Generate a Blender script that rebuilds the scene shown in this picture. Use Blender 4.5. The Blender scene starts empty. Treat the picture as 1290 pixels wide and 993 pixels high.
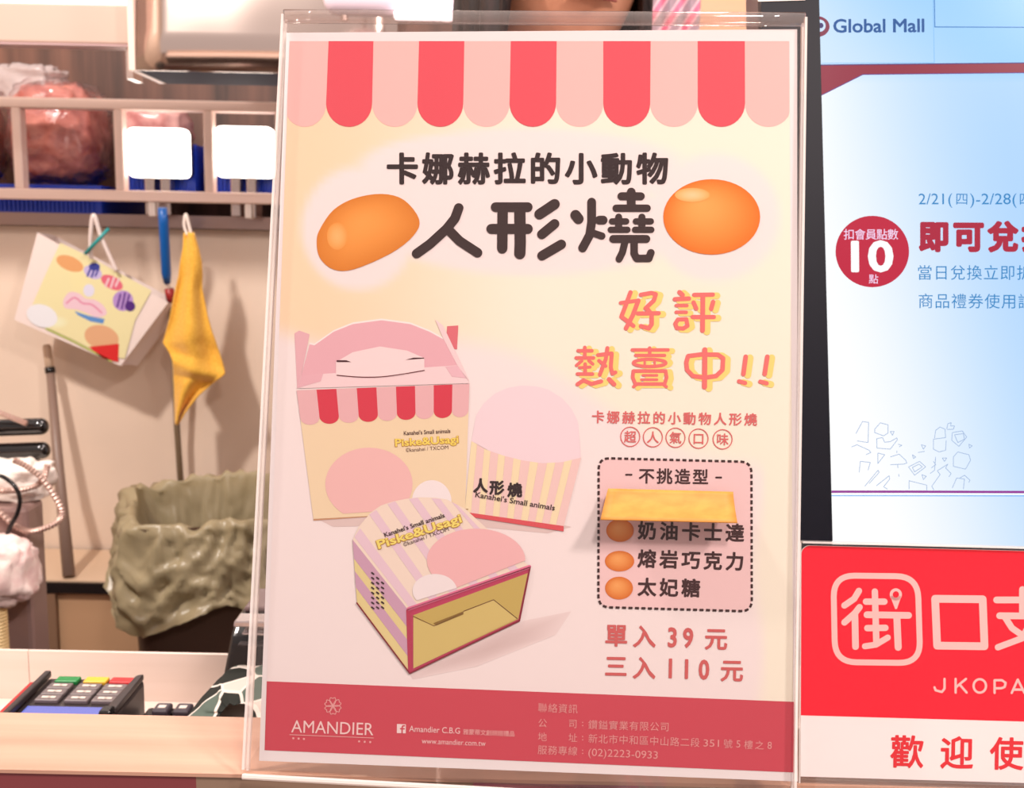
import bpy, bmesh, math, random
import numpy as np
from mathutils import Vector, Matrix, noise
from mathutils.geometry import tessellate_polygon, delaunay_2d_cdt

random.seed(7)
S = bpy.context.scene
COL = S.collection

# ------------------------------------------------------------------ camera, light, exposure
FPX, CX, CY = 1300.0, 645.0, 496.5
CAM = Vector((0, 0, 1.27))
PITCH, ROLL = math.radians(8.5), math.radians(1.15)
_r0 = Vector((1, 0, 0)); _u0 = Vector((0, math.sin(PITCH), math.cos(PITCH))); FWD = Vector((0, math.cos(PITCH), -math.sin(PITCH)))
CR = math.cos(ROLL) * _r0 + math.sin(ROLL) * _u0
CU = math.cos(ROLL) * _u0 - math.sin(ROLL) * _r0
cam = bpy.data.cameras.new('camera'); camo = bpy.data.objects.new('camera', cam); COL.objects.link(camo)
camo.matrix_world = Matrix(((CR.x, CU.x, -FWD.x, CAM.x), (CR.y, CU.y, -FWD.y, CAM.y), (CR.z, CU.z, -FWD.z, CAM.z), (0, 0, 0, 1)))
cam.sensor_width = 36.0; cam.sensor_fit = 'HORIZONTAL'; cam.lens = 36.0 * FPX / 1290.0
cam.clip_start = 0.02; cam.clip_end = 50
cam.dof.use_dof = True; cam.dof.focus_distance = 0.415; cam.dof.aperture_fstop = 24
S.camera = camo
S.view_settings.view_transform = 'Standard'; S.view_settings.look = 'None'
S.cycles.transparent_max_bounces = 40
S.view_settings.gamma = 1.0; S.view_settings.exposure = 0.0; S.view_settings.use_curve_mapping = False

w = bpy.data.worlds.new('world'); S.world = w; w.use_nodes = True
bg = w.node_tree.nodes['Background']; bg.inputs[0].default_value = (1.0, 0.83, 0.78, 1); bg.inputs[1].default_value = 0.66


def area(name, loc, target, size, power, color=(1, .87, .81)):
    l = bpy.data.lights.new(name, 'AREA'); l.shape = 'DISK'; l.size = size; l.energy = power; l.color = color
    o = bpy.data.objects.new(name, l); COL.objects.link(o); o.location = loc
    o.rotation_euler = (Vector(target) - Vector(loc)).to_track_quat('-Z', 'Y').to_euler()
    return o


area('counter_downlight', (0.90, -0.35, 2.4), (0.1, 0.42, 1.1), 0.22, 22)
area('shop_light', (0.2, -0.25, 2.0), (0.05, 0.42, 1.2), 0.12, 7.2)
area('aisle_downlight', (-1.15, 0.35, 2.75), (-0.85, 2.1, 1.1), 0.16, 47, (1, .90, .83))
area('kitchen_downlight', (0.3, 1.3, 2.75), (0.0, 1.6, 1.0), 0.16, 13)


# ------------------------------------------------------------------ projection helpers (pixel of the photo -> point in the room)
def ray(x, y):
    return CR * ((x - CX) / FPX) + CU * ((CY - y) / FPX) + FWD


def at(x, y, Y):
    d = ray(x, y); return CAM + d * (Y / d.y)


def atz(x, y, Z):
    d = ray(x, y); return CAM + d * ((Z - CAM.z) / d.z)


def lin(c):
    return tuple(((v / 255.0) / 12.92 if v <= 10.31 else ((v / 255.0 + .055) / 1.055) ** 2.4) for v in c)


# ------------------------------------------------------------------ materials
def mat(name, rgb=None, rough=.5, metal=0.0, emit=None, es=1.0, spec=.5, coat=0.0, alb=None, trans=0.0, alpha=1.0, sheen=0.0):
    m = bpy.data.materials.new(name); m.use_nodes = True
    b = m.node_tree.nodes['Principled BSDF']
    c = lin(rgb) if rgb else alb
    b.inputs['Base Color'].default_value = (*c, 1); b.inputs['Roughness'].default_value = rough
    b.inputs['Metallic'].default_value = metal; b.inputs['Specular IOR Level'].default_value = spec
    b.inputs['Coat Weight'].default_value = coat; b.inputs['Transmission Weight'].default_value = trans
    b.inputs['Alpha'].default_value = alpha; b.inputs['Sheen Weight'].default_value = sheen
    if emit:
        b.inputs['Emission Color'].default_value = (*lin(emit), 1); b.inputs['Emission Strength'].default_value = es
    return m


def noisy(m, c1, c2, scale=(10, 10, 10), detail=4, bump=0.0, lo=.35, hi=.65, bscale=None, dist=0.001):
    """mix two colours by object-space noise, optional bump"""
    nt = m.node_tree; b = nt.nodes['Principled BSDF']
    tc = nt.nodes.new('ShaderNodeTexCoord'); mp = nt.nodes.new('ShaderNodeMapping'); mp.inputs['Scale'].default_value = scale
    n = nt.nodes.new('ShaderNodeTexNoise'); n.inputs['Scale'].default_value = 1.0; n.inputs['Detail'].default_value = detail
    r = nt.nodes.new('ShaderNodeValToRGB'); r.color_ramp.elements[0].position = lo; r.color_ramp.elements[1].position = hi
    r.color_ramp.elements[0].color = (*lin(c1), 1); r.color_ramp.elements[1].color = (*lin(c2), 1)
    nt.links.new(tc.outputs['Object'], mp.inputs[0]); nt.links.new(mp.outputs[0], n.inputs['Vector'])
    nt.links.new(n.outputs['Fac'], r.inputs[0]); nt.links.new(r.outputs[0], b.inputs['Base Color'])
    if bump:
        bp = nt.nodes.new('ShaderNodeBump'); bp.inputs['Strength'].default_value = bump; bp.inputs['Distance'].default_value = dist
        nt.links.new(n.outputs['Fac'], bp.inputs['Height']); nt.links.new(bp.outputs[0], b.inputs['Normal'])
    return m


def print_mat(name, rough=.6, emission=0.0, spec=.1):
    m = bpy.data.materials.new(name); m.use_nodes = True
    nt = m.node_tree; b = nt.nodes['Principled BSDF']
    a = nt.nodes.new('ShaderNodeVertexColor'); a.layer_name = 'Col'
    if emission:
        b.inputs['Base Color'].default_value = (.01, .01, .012, 1)
        nt.links.new(a.outputs[0], b.inputs['Emission Color']); b.inputs['Emission Strength'].default_value = emission
        b.inputs['Roughness'].default_value = .25
    else:
        nt.links.new(a.outputs[0], b.inputs['Base Color'])
        b.inputs['Roughness'].default_value = rough
    b.inputs['Specular IOR Level'].default_value = spec
    return m


def clear(name, tint=(1, 1, 1), body=0.0, body_col=(1, .9, .87), ior=1.38, rough=.03):
    """thin clear plastic: see-through with a Fresnel shine and a little milky body"""
    m = bpy.data.materials.new(name); m.use_nodes = True
    nt = m.node_tree; nt.nodes.remove(nt.nodes['Principled BSDF']); out = nt.nodes['Material Output']
    t = nt.nodes.new('ShaderNodeBsdfTransparent'); t.inputs[0].default_value = (*tint, 1)
    g = nt.nodes.new('ShaderNodeBsdfGlossy'); g.inputs['Roughness'].default_value = rough
    f0 = ((ior - 1) / (ior + 1)) ** 2                     # Schlick's curve, the same from both sides of the sheet
    lw = nt.nodes.new('ShaderNodeLayerWeight'); lw.inputs[0].default_value = .5
    pw = nt.nodes.new('ShaderNodeMath'); pw.operation = 'POWER'; pw.inputs[1].default_value = 5
    f = nt.nodes.new('ShaderNodeMath'); f.operation = 'MULTIPLY_ADD'; f.inputs[1].default_value = 1 - f0; f.inputs[2].default_value = f0
    nt.links.new(lw.outputs['Facing'], pw.inputs[0]); nt.links.new(pw.outputs[0], f.inputs[0])
    mx = nt.nodes.new('ShaderNodeMixShader')
    src = t.outputs[0]
    if body:
        d = nt.nodes.new('ShaderNodeBsdfDiffuse'); d.inputs[0].default_value = (*body_col, 1)
        m2 = nt.nodes.new('ShaderNodeMixShader'); m2.inputs[0].default_value = body
        nt.links.new(t.outputs[0], m2.inputs[1]); nt.links.new(d.outputs[0], m2.inputs[2]); src = m2.outputs[0]
    nt.links.new(f.outputs[0], mx.inputs[0]); nt.links.new(src, mx.inputs[1]); nt.links.new(g.outputs[0], mx.inputs[2])
    nt.links.new(mx.outputs[0], out.inputs[0])
    return m


# ------------------------------------------------------------------ mesh helpers
def tag(o, label=None, cat=None, group=None, kind=None):
    if label: o['label'] = label
    if cat: o['category'] = cat
    if group: o['group'] = group
    if kind: o['kind'] = kind
    return o


def thing(name, loc, label, cat, group=None):
    o = bpy.data.objects.new(name, None); COL.objects.link(o); o.location = loc; o.empty_display_size = .02
    return tag(o, label, cat, group)


def wpos(o):
    p = Vector(o.location)
    while o.parent:
        o = o.parent; p += o.location
    return p


class MB:
    """collects geometry in room coordinates; build() links it as one mesh object"""
    def __init__(self): self.v = []; self.f = []

    def add(self, vs, fs):
        n = len(self.v); self.v += [Vector(a) for a in vs]; self.f += [[i + n for i in f] for f in fs]; return self

    def box(self, a, b):
        x0, y0, z0 = a; x1, y1, z1 = b
        return self.add([(x0, y0, z0), (x1, y0, z0), (x1, y1, z0), (x0, y1, z0), (x0, y0, z1), (x1, y0, z1), (x1, y1, z1), (x0, y1, z1)],
                        [(0, 3, 2, 1), (4, 5, 6, 7), (0, 1, 5, 4), (1, 2, 6, 5), (2, 3, 7, 6), (3, 0, 4, 7)])

    def prism(self, pts, d):
        """pts: list of 3D points of one face (convex or not), extruded by vector d"""
        n = len(pts); pts = [Vector(p) for p in pts]; d = Vector(d)
        tri = tessellate_polygon([pts])
        self.add(pts + [p + d for p in pts], [list(t) for t in tri] + [[i + n for i in reversed(t)] for t in tri] + [(i, i + n, (i + 1) % n + n, (i + 1) % n) for i in range(n)])
        return self

    def tube(self, pts, r, n=10, cap=True, ribs=0, rib=0.0):
        pts = [Vector(p) for p in pts]; rings = []
        nrm = None
        for i, p in enumerate(pts):
            t = (pts[min(i + 1, len(pts) - 1)] - pts[max(i - 1, 0)]).normalized()
            if nrm is None:
                nrm = t.orthogonal().normalized()
            nrm = (nrm - t * nrm.dot(t)).normalized(); bn = t.cross(nrm)
            rr = r[i] if isinstance(r, (list, tuple)) else r
            if rib and i % 2: rr *= (1 - rib)
            rings.append([p + (nrm * math.cos(2 * math.pi * k / n) + bn * math.sin(2 * math.pi * k / n)) * rr for k in range(n)])
        vs = [v for ring in rings for v in ring]; fs = []
        for i in range(len(pts) - 1):
            for k in range(n):
                fs.append((i * n + k, i * n + (k + 1) % n, (i + 1) * n + (k + 1) % n, (i + 1) * n + k))
        if cap:
            fs.append(list(reversed(range(n)))); fs.append([(len(pts) - 1) * n + k for k in range(n)])
        return self.add(vs, fs)

    def capsule(self, a, b, r, n=14):
        a = Vector(a); b = Vector(b); t = (b - a).normalized(); P = []; R = []
        for k in range(6):
            th = math.pi / 2 * k / 6; P.append(a - t * r * math.cos(th) * .9 + t * r * .9); R.append(max(r * math.sin(th), r * .05))
        P += [a + t * r, b - t * r]; R += [r, r]
        for k in range(5, -1, -1):
            th = math.pi / 2 * k / 6; P.append(b + t * r * math.cos(th) * .9 - t * r * .9); R.append(max(r * math.sin(th), r * .05))
        return self.tube(P, R, n)

    def grid(self, fn, nu, nv, wrap=False):
        vs = [fn(i / nu, j / nv) for j in range(nv + 1) for i in range(nu + (0 if wrap else 1))]
        m = nu if wrap else nu + 1; fs = []
        for j in range(nv):
            for i in range(nu):
                fs.append((j * m + i, j * m + (i + 1) % m, (j + 1) * m + (i + 1) % m, (j + 1) * m + i))
        return self.add(vs, fs)

    def build(self, name, m, parent=None, smooth=False, bevel=0.0, solid=0.0, sub=0, seg=2, origin=None):
        o0 = wpos(parent) if parent else (Vector(origin) if origin is not None else sum(self.v, Vector()) / len(self.v))
        me = bpy.data.meshes.new(name); me.from_pydata([v - o0 for v in self.v], [], self.f); me.update()
        o = bpy.data.objects.new(name, me); COL.objects.link(o)
        if parent: o.parent = parent
        else: o.location = o0
        me.materials.append(m)
        b = bmesh.new(); b.from_mesh(me); bmesh.ops.recalc_face_normals(b, faces=b.faces); b.to_mesh(me); b.free()
        if smooth:
            for p in me.polygons: p.use_smooth = True
        if solid:
            q = o.modifiers.new('thickness', 'SOLIDIFY'); q.thickness = solid; q.offset = 0
        if bevel:
            q = o.modifiers.new('bevel', 'BEVEL'); q.width = bevel; q.segments = seg; q.limit_method = 'ANGLE'
        if sub:
            q = o.modifiers.new('subdivision', 'SUBSURF'); q.levels = sub; q.render_levels = sub
        return o


def smooth_path(pts, n=8, closed=False):
    pts = [Vector(p) for p in pts]; out = []; N = len(pts)
    for i in range(N if closed else N - 1):
        p0 = pts[i - 1] if (i or closed) else pts[0]; p1 = pts[i]; p2 = pts[(i + 1) % N]; p3 = pts[(i + 2) % N] if (closed or i + 2 < N) else p2
        for k in range(n):
            t = k / n
            out.append(.5 * (2 * p1 + (p2 - p0) * t + (2 * p0 - 5 * p1 + 4 * p2 - p3) * t * t + (3 * p1 - p0 - 3 * p2 + p3) * t ** 3))
    if not closed: out.append(pts[-1])
    return out


# ------------------------------------------------------------------ flat artwork (print and screen content), lettered with Blender's own font
_fc = bpy.data.curves.new('lettering_source', 'FONT'); _fo = bpy.data.objects.new('lettering_source', _fc); COL.objects.link(_fo)
_gl = {}


def union(polys, eps):
    """merge overlapping flat convex polygons into one layer of triangles"""
    V, F, keep = [], [], []
    for p in polys:
        a = sum(p[i - 1][0] * p[i][1] - p[i][0] * p[i - 1][1] for i in range(len(p)))
        if abs(a) < eps * eps * 4: continue
        if a < 0: p = p[::-1]
        keep.append(p); F.append(list(range(len(V), len(V) + len(p)))); V += [Vector(q) for q in p]
    r = delaunay_2d_cdt(V, [], F, 0, eps, False)
    ov = np.array([tuple(v) for v in r[0]]); tri = np.array([list(f) for f in r[2] if len(f) == 3])
    cen = ov[tri].mean(1); K = max(len(p) for p in keep)
    pa = np.array([list(p) + [p[-1]] * (K - len(p)) for p in keep]); pb = np.array([list(p[1:]) + [p[0]] * (K - len(p) + 1) for p in keep])
    # the padded edges run from the last point back to the first, which is a true edge, so the half-plane test stays right
    ed = pb - pa; ins = np.zeros(len(cen), bool)
    lo, hi = pa.min(1) - eps, pa.max(1) + eps
    order = np.argsort(cen[:, 0]); cen = cen[order]; tri = tri[order]
    PA, ED = pa, ed
    for k0 in range(0, len(cen), 40):
        q = cen[k0:k0 + 40]; sel = ((hi >= q.min(0)) & (lo <= q.max(0))).all(1); pa, ed = PA[sel], ED[sel]
        c = q[:, None, None, :]
        cr = ed[None, :, :, 0] * (c[..., 1] - pa[None, :, :, 1]) - ed[None, :, :, 1] * (c[..., 0] - pa[None, :, :, 0])
        ins[k0:k0 + 40] = (cr >= -eps * 1e-3).all(2).any(1)
    return [tuple(v) for v in ov.tolist()], [list(map(int, t)) for t in tri[ins]]


def glyph(s, off):
    """outline of a piece of lettering; off thickens every stroke with rounded corners"""
    off = max(0, off); k = (s, off)
    if k not in _gl:
        _fc.body = s; _fc.resolution_u = 3
        dg = bpy.context.evaluated_depsgraph_get(); dg.update()
        me = bpy.data.meshes.new_from_object(_fo.evaluated_get(dg))
        V = [(v.co.x, v.co.y) for v in me.vertices]; F = [list(p.vertices) for p in me.polygons]
        bpy.data.meshes.remove(me)
        if off:
            cnt = {}
            for f in F:
                for a, b in zip(f, f[1:] + f[:1]): e = (min(a, b), max(a, b)); cnt[e] = cnt.get(e, 0) + 1
            P = [[V[i] for i in f] for f in F]; used = set()
            for (a, b), c in cnt.items():
                if c != 1: continue
                (x0, y0), (x1, y1) = V[a], V[b]; l = math.hypot(x1 - x0, y1 - y0)
                if l < 1e-7: continue
                nx, ny = -(y1 - y0) / l * off, (x1 - x0) / l * off
                P.append([(x0 + nx, y0 + ny), (x0 - nx, y0 - ny), (x1 - nx, y1 - ny), (x1 + nx, y1 + ny)]); used |= {a, b}
            for a in used: P.append([(V[a][0] + off * math.cos(t * math.pi / 4 + .2), V[a][1] + off * math.sin(t * math.pi / 4 + .2)) for t in range(8)])
            V, F = union(P, 1e-5)
        _gl[k] = (V, F)
    return _gl[k]


class Plane:
    """a flat sheet in the room: origin, unit axes; px() finds the sheet point seen at a pixel of the photograph"""
    def __init__(self, o, x, y, gain=(1, 1, 1)):
        self.o = Vector(o); self.x = Vector(x).normalized(); self.y = Vector(y).normalized(); self.n = self.x.cross(self.y).normalized(); self.gain = gain

    def px(self, p):
        d = ray(p[0], p[1]); t = (self.o - CAM).dot(self.n) / d.dot(self.n); q = CAM + d * t - self.o
        return q.dot(self.x), q.dot(self.y)

    def pt(self, u, v, z=0): return self.o + self.x * u + self.y * v + self.n * z

    def matrix(self):
        m = Matrix.Identity(4)
        for i in range(3): m[i][0] = self.x[i]; m[i][1] = self.y[i]; m[i][2] = self.n[i]; m[i][3] = self.o[i]
        return m


LAY = 0.00006


class Art:
    def __init__(self, plane): self.p = plane; self.v = []; self.f = []; self.c = []; self.g = {}

    def _col(self, c): return tuple(min(a / g, .98 * 6) for a, g in zip(lin(c), self.p.gain))

    def raw(self, pts, faces, col, z, cols=None):
        n = len(self.v)
        for q in pts:
            u, v = self.p.px(q); self.v.append((u, v, z * LAY))
        for f in faces:
            self.f.append([i + n for i in f]); self.c.append([self._col(cols[i]) for i in f] if cols else [self._col(col)] * len(f))
        return self

    def poly(self, pts, col, z=1, sm=0):
        if sm: pts = [(p.x, p.y) for p in smooth_path([(a, b, 0) for a, b in pts], sm, True)]
        tri = tessellate_polygon([[Vector((a, b, 0)) for a, b in pts]])
        return self.raw(pts, [list(t) for t in tri], col, z)

    def shade(self, pts, colc, cole, z=1, sm=0, centre=None, rings=(.45, .75, 1)):
        """soft-edged blob: centre colour to edge colour"""
        if sm: pts = [(p.x, p.y) for p in smooth_path([(a, b, 0) for a, b in pts], sm, True)]
        n = len(pts); c = centre or (sum(p[0] for p in pts) / n, sum(p[1] for p in pts) / n)
        vs = [c]; cs = [colc]; fs = []
        for r in rings:
            t = r ** 1.6
            for p in pts:
                vs.append((c[0] + (p[0] - c[0]) * r, c[1] + (p[1] - c[1]) * r)); cs.append(tuple(a + (b - a) * t for a, b in zip(colc, cole)))
        for i in range(n): fs.append((0, 1 + i, 1 + (i + 1) % n))
        for k in range(len(rings) - 1):
            for i in range(n):
                a = 1 + k * n; b = a + n; fs.append((a + i, b + i, b + (i + 1) % n, a + (i + 1) % n))
        return self.raw(vs, fs, None, z, cs)

    def ell(self, c, rx, ry, col, z=1, n=40, rot=0):
        r = math.radians(rot)
        return self.poly([(c[0] + rx * math.cos(a) * math.cos(r) - ry * math.sin(a) * math.sin(r), c[1] + rx * math.cos(a) * math.sin(r) + ry * math.sin(a) * math.cos(r)) for a in [2 * math.pi * k / n for k in range(n)]], col, z)

    def stroke(self, pts, wd, col, z=1, closed=False, sm=0, cap=True):
        if sm: pts = [(p.x, p.y) for p in smooth_path([(a, b, 0) for a, b in pts], sm, closed)]
        P = list(pts) + ([pts[0]] if closed else []); h = wd / 2; G = self.g.setdefault((tuple(col), z), [])
        for a, b in zip(P, P[1:]):
            dx, dy = b[0] - a[0], b[1] - a[1]; l = math.hypot(dx, dy)
            if l < 1e-6: continue
            nx, ny = -dy / l * h, dx / l * h
            G.append([(a[0] + nx, a[1] + ny), (a[0] - nx, a[1] - ny), (b[0] - nx, b[1] - ny), (b[0] + nx, b[1] + ny)])
        for i, a in enumerate(P):
            if cap or 0 < i < len(P) - 1:
                k = 16 if wd > 3 else 8
                G.append([(a[0] + h * math.cos(2 * math.pi * j / k + .1), a[1] + h * math.sin(2 * math.pi * j / k + .1)) for j in range(k)])
        return self

    def flush(self):
        """strokes of one colour and layer become one outline"""
        for (col, z), G in self.g.items():
            V, F = union(G, 1e-4); self.raw(V, F, col, z)
        self.g = {}

    def ring(self, c, rx, ry, wd, col, z=1, n=32):
        return self.stroke([(c[0] + rx * math.cos(2 * math.pi * k / n), c[1] + ry * math.sin(2 * math.pi * k / n)) for k in range(n)], wd, col, z, True)

    def chars(self, s, c0, c1, size, col, off=.02, z=2, sx=1.0):
        """glyphs spaced evenly from centre c0 to centre c1; size is their height in the photograph"""
        n = len(s); k = size / .92
        dx, dy = (c1[0] - c0[0], c1[1] - c0[1]); l = math.hypot(dx, dy) or 1; ux, uy = (dx / l, dy / l) if n > 1 else (1, .02)
        for i, ch in enumerate(s):
            if ch in ' \u3000': continue
            t = i / (n - 1) if n > 1 else 0; cx, cy = c0[0] + dx * t, c0[1] + dy * t
            V, F = glyph(ch, off)
            if ord(ch) < 256:
                xs = [v[0] for v in V]; mx = (min(xs) + max(xs)) / 2; my = .345
            else: mx, my = .5, .38
            self.raw([(cx + (x - mx) * k * sx * ux + (y - my) * k * uy, cy + (x - mx) * k * sx * uy - (y - my) * k * ux) for x, y in V], F, col, z)
        return self

    def fit(self, s, p0, p1, h, col, off=0.0, z=2, up=None):
        """a line of lettering fitted from p0 to p1 along its baseline; h is the capital height; up: photo direction of its verticals"""
        V, F = glyph(s, off); xs = [v[0] for v in V]; a, b = min(xs), max(xs); d = (p1[0] - p0[0], p1[1] - p0[1]); l = math.hypot(*d)
        uv = up or (d[1] / l, -d[0] / l)
        self.raw([(p0[0] + d[0] * (x - a) / (b - a) + uv[0] * y * h / .69, p0[1] + d[1] * (x - a) / (b - a) + uv[1] * y * h / .69) for x, y in V], F, col, z)
        return self

    def build(self, name, m, parent=None, label=None):
        self.flush()
        me = bpy.data.meshes.new(name); me.from_pydata(self.v, [], self.f); me.update()
        ca = me.color_attributes.new('Col', 'FLOAT_COLOR', 'CORNER'); i = 0
        b = []
        for cs in self.c:
            for c in cs: b += [c[0], c[1], c[2], 1.0]
        # make every face look towards the sheet's normal
        ca.data.foreach_set('color', b)
        me.materials.append(m); bm = bmesh.new(); bm.from_mesh(me)
        bm.normal_update()
        bad = [f for f in bm.faces if f.normal.z < 0]
        bmesh.ops.reverse_faces(bm, faces=bad); bm.to_mesh(me); bm.free()
        o = bpy.data.objects.new(name, me); COL.objects.link(o)
        if parent: o.parent = parent
        if label: o['label'] = label
        return o


def lerp(a, b, t): return tuple(x + (y - x) * t for x, y in zip(a, b))
def sstep(a, b, x): t = max(0, min(1, (x - a) / (b - a))); return t * t * (3 - 2 * t)


# ------------------------------------------------------------------ shared materials
M_wood = noisy(mat('pale_wood', (226, 190, 160), .45), (184, 140, 118), (206, 164, 142), (3, 60, 60), 5, .0, .3, .7)
M_wood2 = noisy(mat('pale_worktop', (226, 205, 188), .4), (234, 214, 202), (242, 224, 214), (3, 60, 60), 4, .0, .3, .7)
M_panel = noisy(mat('beige_wall_panel', (214, 192, 168), .35), (222, 202, 184), (230, 210, 192), (3, 3, 3), 3)
M_slat = noisy(mat('dark_wood_wall', (120, 80, 62), .5), (62, 42, 36), (138, 94, 76), (14, 14, 1.0), 5, 0, .35, .68)
M_steel = mat('brushed_steel', (196, 178, 170), .22, 1.0)
M_frame = mat('beige_rack_paint', (242, 212, 198), .4)
M_white = mat('white_paint', (240, 225, 214), .4)
M_black = mat('black_plastic', (28, 25, 26), .25)
M_dark = mat('dark_grey_plastic', (62, 54, 54), .4)
M_blue = mat('blue_crate_plastic', (26, 62, 190), .35)
M_acr = clear('clear_acrylic', (.985, .975, .97))
M_edge = clear('acrylic_cut_edge', (.96, .92, .90), .45, (1, .95, .92))
M_foot = clear('acrylic_foot', (.99, .98, .97), 0, ior=1.18)
M_pl = clear('clear_plastic_film', (.97, .93, .93), .05, (.95, .8, .8), 1.5, .10)
M_paper = mat('white_paper', (240, 226, 220), .6)
M_print = print_mat('printed_paper')

# ------------------------------------------------------------------ the room
tag(MB().box((-3, -1.5, -.05), (3, 3.2, 0)).build('floor', noisy(mat('floor_tile', (150, 125, 110), .5), (138, 114, 100), (158, 132, 116), (4, 4, 4))), kind='structure')
WY = 2.2                                   # kitchen wall panel
zr = at(0, 284, WY).z
tag(MB().box((-2.2, WY, 0), (2.2, 2.62, zr)).build('wall_lower', M_panel), kind='structure')
tag(MB().box((-2.2, 2.5, zr), (2.2, 2.62, 2.9)).build('wall_upper', M_slat), kind='structure')
tag(MB().box((-2.3, -.2, 0), (-2.2, 2.62, 2.9)).build('wall_left', M_panel), kind='structure')

# ------------------------------------------------------------------ serving counter
LZ = 1.058; LY0, LY1 = .3825, .4315; CZ = .92; CY1 = .825
ct = thing('serving_counter', (0, .4, 0), 'pale wood serving counter with raised front ledge and coloured front panels', 'counter')
MB().box((-1.1, LY0, LZ - .0015), (1.1, LY1, LZ)).build('ledge_top', M_wood, ct)
MB().box((-1.1, LY1 - .012, CZ), (1.1, LY1 - .001, LZ - .0015)).build('ledge_back', M_wood2, ct)
MB().box((-1.1, LY1 - .012, CZ - .03), (1.1, CY1, CZ)).build('worktop', M_wood2, ct, bevel=.0006)
UY = .735; xs = at(36, 835, UY).x; uz = at(150, 822.5, UY).z
MB().box((-1.1, UY, CZ + .0002), (xs - .0003, UY + .003, uz)).build('rear_upstand', M_wood2, ct)
MB().box((xs + .0003, UY, CZ + .0002), (1.1, UY + .003, uz)).build('rear_upstand', M_wood2, ct)
e1 = atz(257, 980, 1.05).x; e2 = atz(597, 985, 1.05).x; e3 = atz(800, 990, 1.05).x
for a, b, nm, c in ((-1.1, e1, 'burgundy_panel', (126, 58, 62)), (e1, e2, 'taupe_panel', (140, 116, 98)), (e2, e3, 'mauve_panel', (150, 88, 104)), (e3, 1.1, 'taupe_panel', (140, 116, 98))):
    MB().box((a, LY0 + .001, 0), (b, LY0 + .02, LZ - .0017)).build(nm, mat(nm, c, .45), ct)
MB().box((-1.1, CY1 - .03, 0), (1.1, CY1 - .012, CZ - .03)).build('rear_board', M_dark, ct)

# ------------------------------------------------------------------ poster
PG = (1.40, 1.22, 1.13)
RX = Vector((.998, -.0618, .0139)).normalized(); RY = Vector((.0001, .2210, .9753)).normalized()
PP = Plane((-.09722, .38238, 1.06397), RX, RY - RX * RX.dot(RY), PG)
PW, PH = .210, .297
root = Art(PP)
CREAM_L, CREAM_R, PALE, WHITE = (255, 215, 176), (255, 234, 210), (253, 226, 218), (250, 228, 222)


def q4(a, b, c, d, u, v):
    return tuple((a[i] * (1 - u) + b[i] * u) * (1 - v) + (d[i] * (1 - u) + c[i] * u) * v for i in range(2))


def bgcol(x, y):
    c = lerp(CREAM_L, CREAM_R, sstep(380, 700, x))
    k = 0
    for cx, cy, rx, ry, s in ((452, 288, 72, 78, .25), (660, 214, 205, 52, .3), (670, 285, 200, 62, .25), (900, 274, 82, 80, .25), (570, 215, 120, 45, .3)):
        d = math.hypot((x - cx) / rx, (y - cy) / ry); k = max(k, 1 - sstep(1 - s * .4, 1 + s * .4, d))
    b = 425 + 18 * math.sin(x / 60) + max(0, x - 560) * .42          # lower pale cloud
    if x < 965: k = max(k, sstep(b - 18, b + 18, y) * (1 - sstep(945, 968, x + 6 * math.sin(y / 35))))
    return lerp(c, PALE, k)


paper = Art(PP)
n = len(paper.v)
paper.v += [(0, 0, 0), (PW, 0, 0), (PW, PH, 0), (0, PH, 0), (0, 0, -.0003), (PW, 0, -.0003), (PW, PH, -.0003), (0, PH, -.0003)]
for f in ((0, 1, 2, 3), (7, 6, 5, 4), (0, 4, 5, 1), (1, 5, 6, 2), (2, 6, 7, 3), (3, 7, 4, 0)):
    paper.f.append(list(f)); paper.c.append([paper._col(WHITE)] * 4)
poster = paper.build('poster', M_print)
poster.matrix_world = PP.matrix()
tag(poster, 'pink and cream cake poster with red awning print inside the clear stand on the ledge', 'poster')


def part(art, name, label=None): return art.build(name, M_print, poster, label)


A = Art(PP)
PA, PB, PC, PD = (365, 52), (994.3, 52), (1000, 973), (333, 945)
nu, nv = 84, 118
vs = [q4(PA, PB, PC, PD, i / nu, j / nv) for j in range(nv + 1) for i in range(nu + 1)]
A.raw(vs, [(j * (nu + 1) + i, j * (nu + 1) + i + 1, (j + 1) * (nu + 1) + i + 1, (j + 1) * (nu + 1) + i) for j in range(nv) for i in range(nu)], None, 1, [bgcol(*p) for p in vs])
part(A, 'cream_background', 'cream and pale pink printed ground')

# awning
A = Art(PP)
tx = [365, 414.1, 470.5, 528, 585, 643.5, 701.3, 760, 819.6, 878.9, 938.2, 994.3]; bx = [357, 411, 468.8, 526, 583.6, 642, 700.5, 760, 819, 879, 938.5, 998]
for i in range(11):
    red = i % 2 == 1
    c = (236, 82, 92) if red else (253, 186, 176)
    if i == 0: bx0, bx1 = 362, bx[1]
    else: bx0, bx1 = bx[i], bx[i + 1]
    if i == 10: bx1 = 994.4
    l, r = bx[i], bx[i + 1]; m = (l + r) / 2; h = (r - l) / 2
    pts = [(tx[i], 52), (tx[i + 1], 52)]
    for k in range(17):
        a = math.pi * k / 16; x = m + h * math.cos(a); y = 130.5 + 29.5 * math.sin(a)
        x = min(max(x, bx0 if i == 0 else l), bx1)
        pts.append((x, y))
    A.poly(pts, c, 3 if red else 2)
part(A, 'awning_print', 'red and pink scalloped awning print')

# headline
INK = (62, 42, 40)
A = Art(PP)
A.chars('卡娜赫拉的小動物', (507, 212.5), (822, 212.5), 37.5, (52, 34, 34), .034, 4)


def Z(pts, x0, y0, s): return [(x0 + a / s, y0 + b / s) for a, b in pts]


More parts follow.
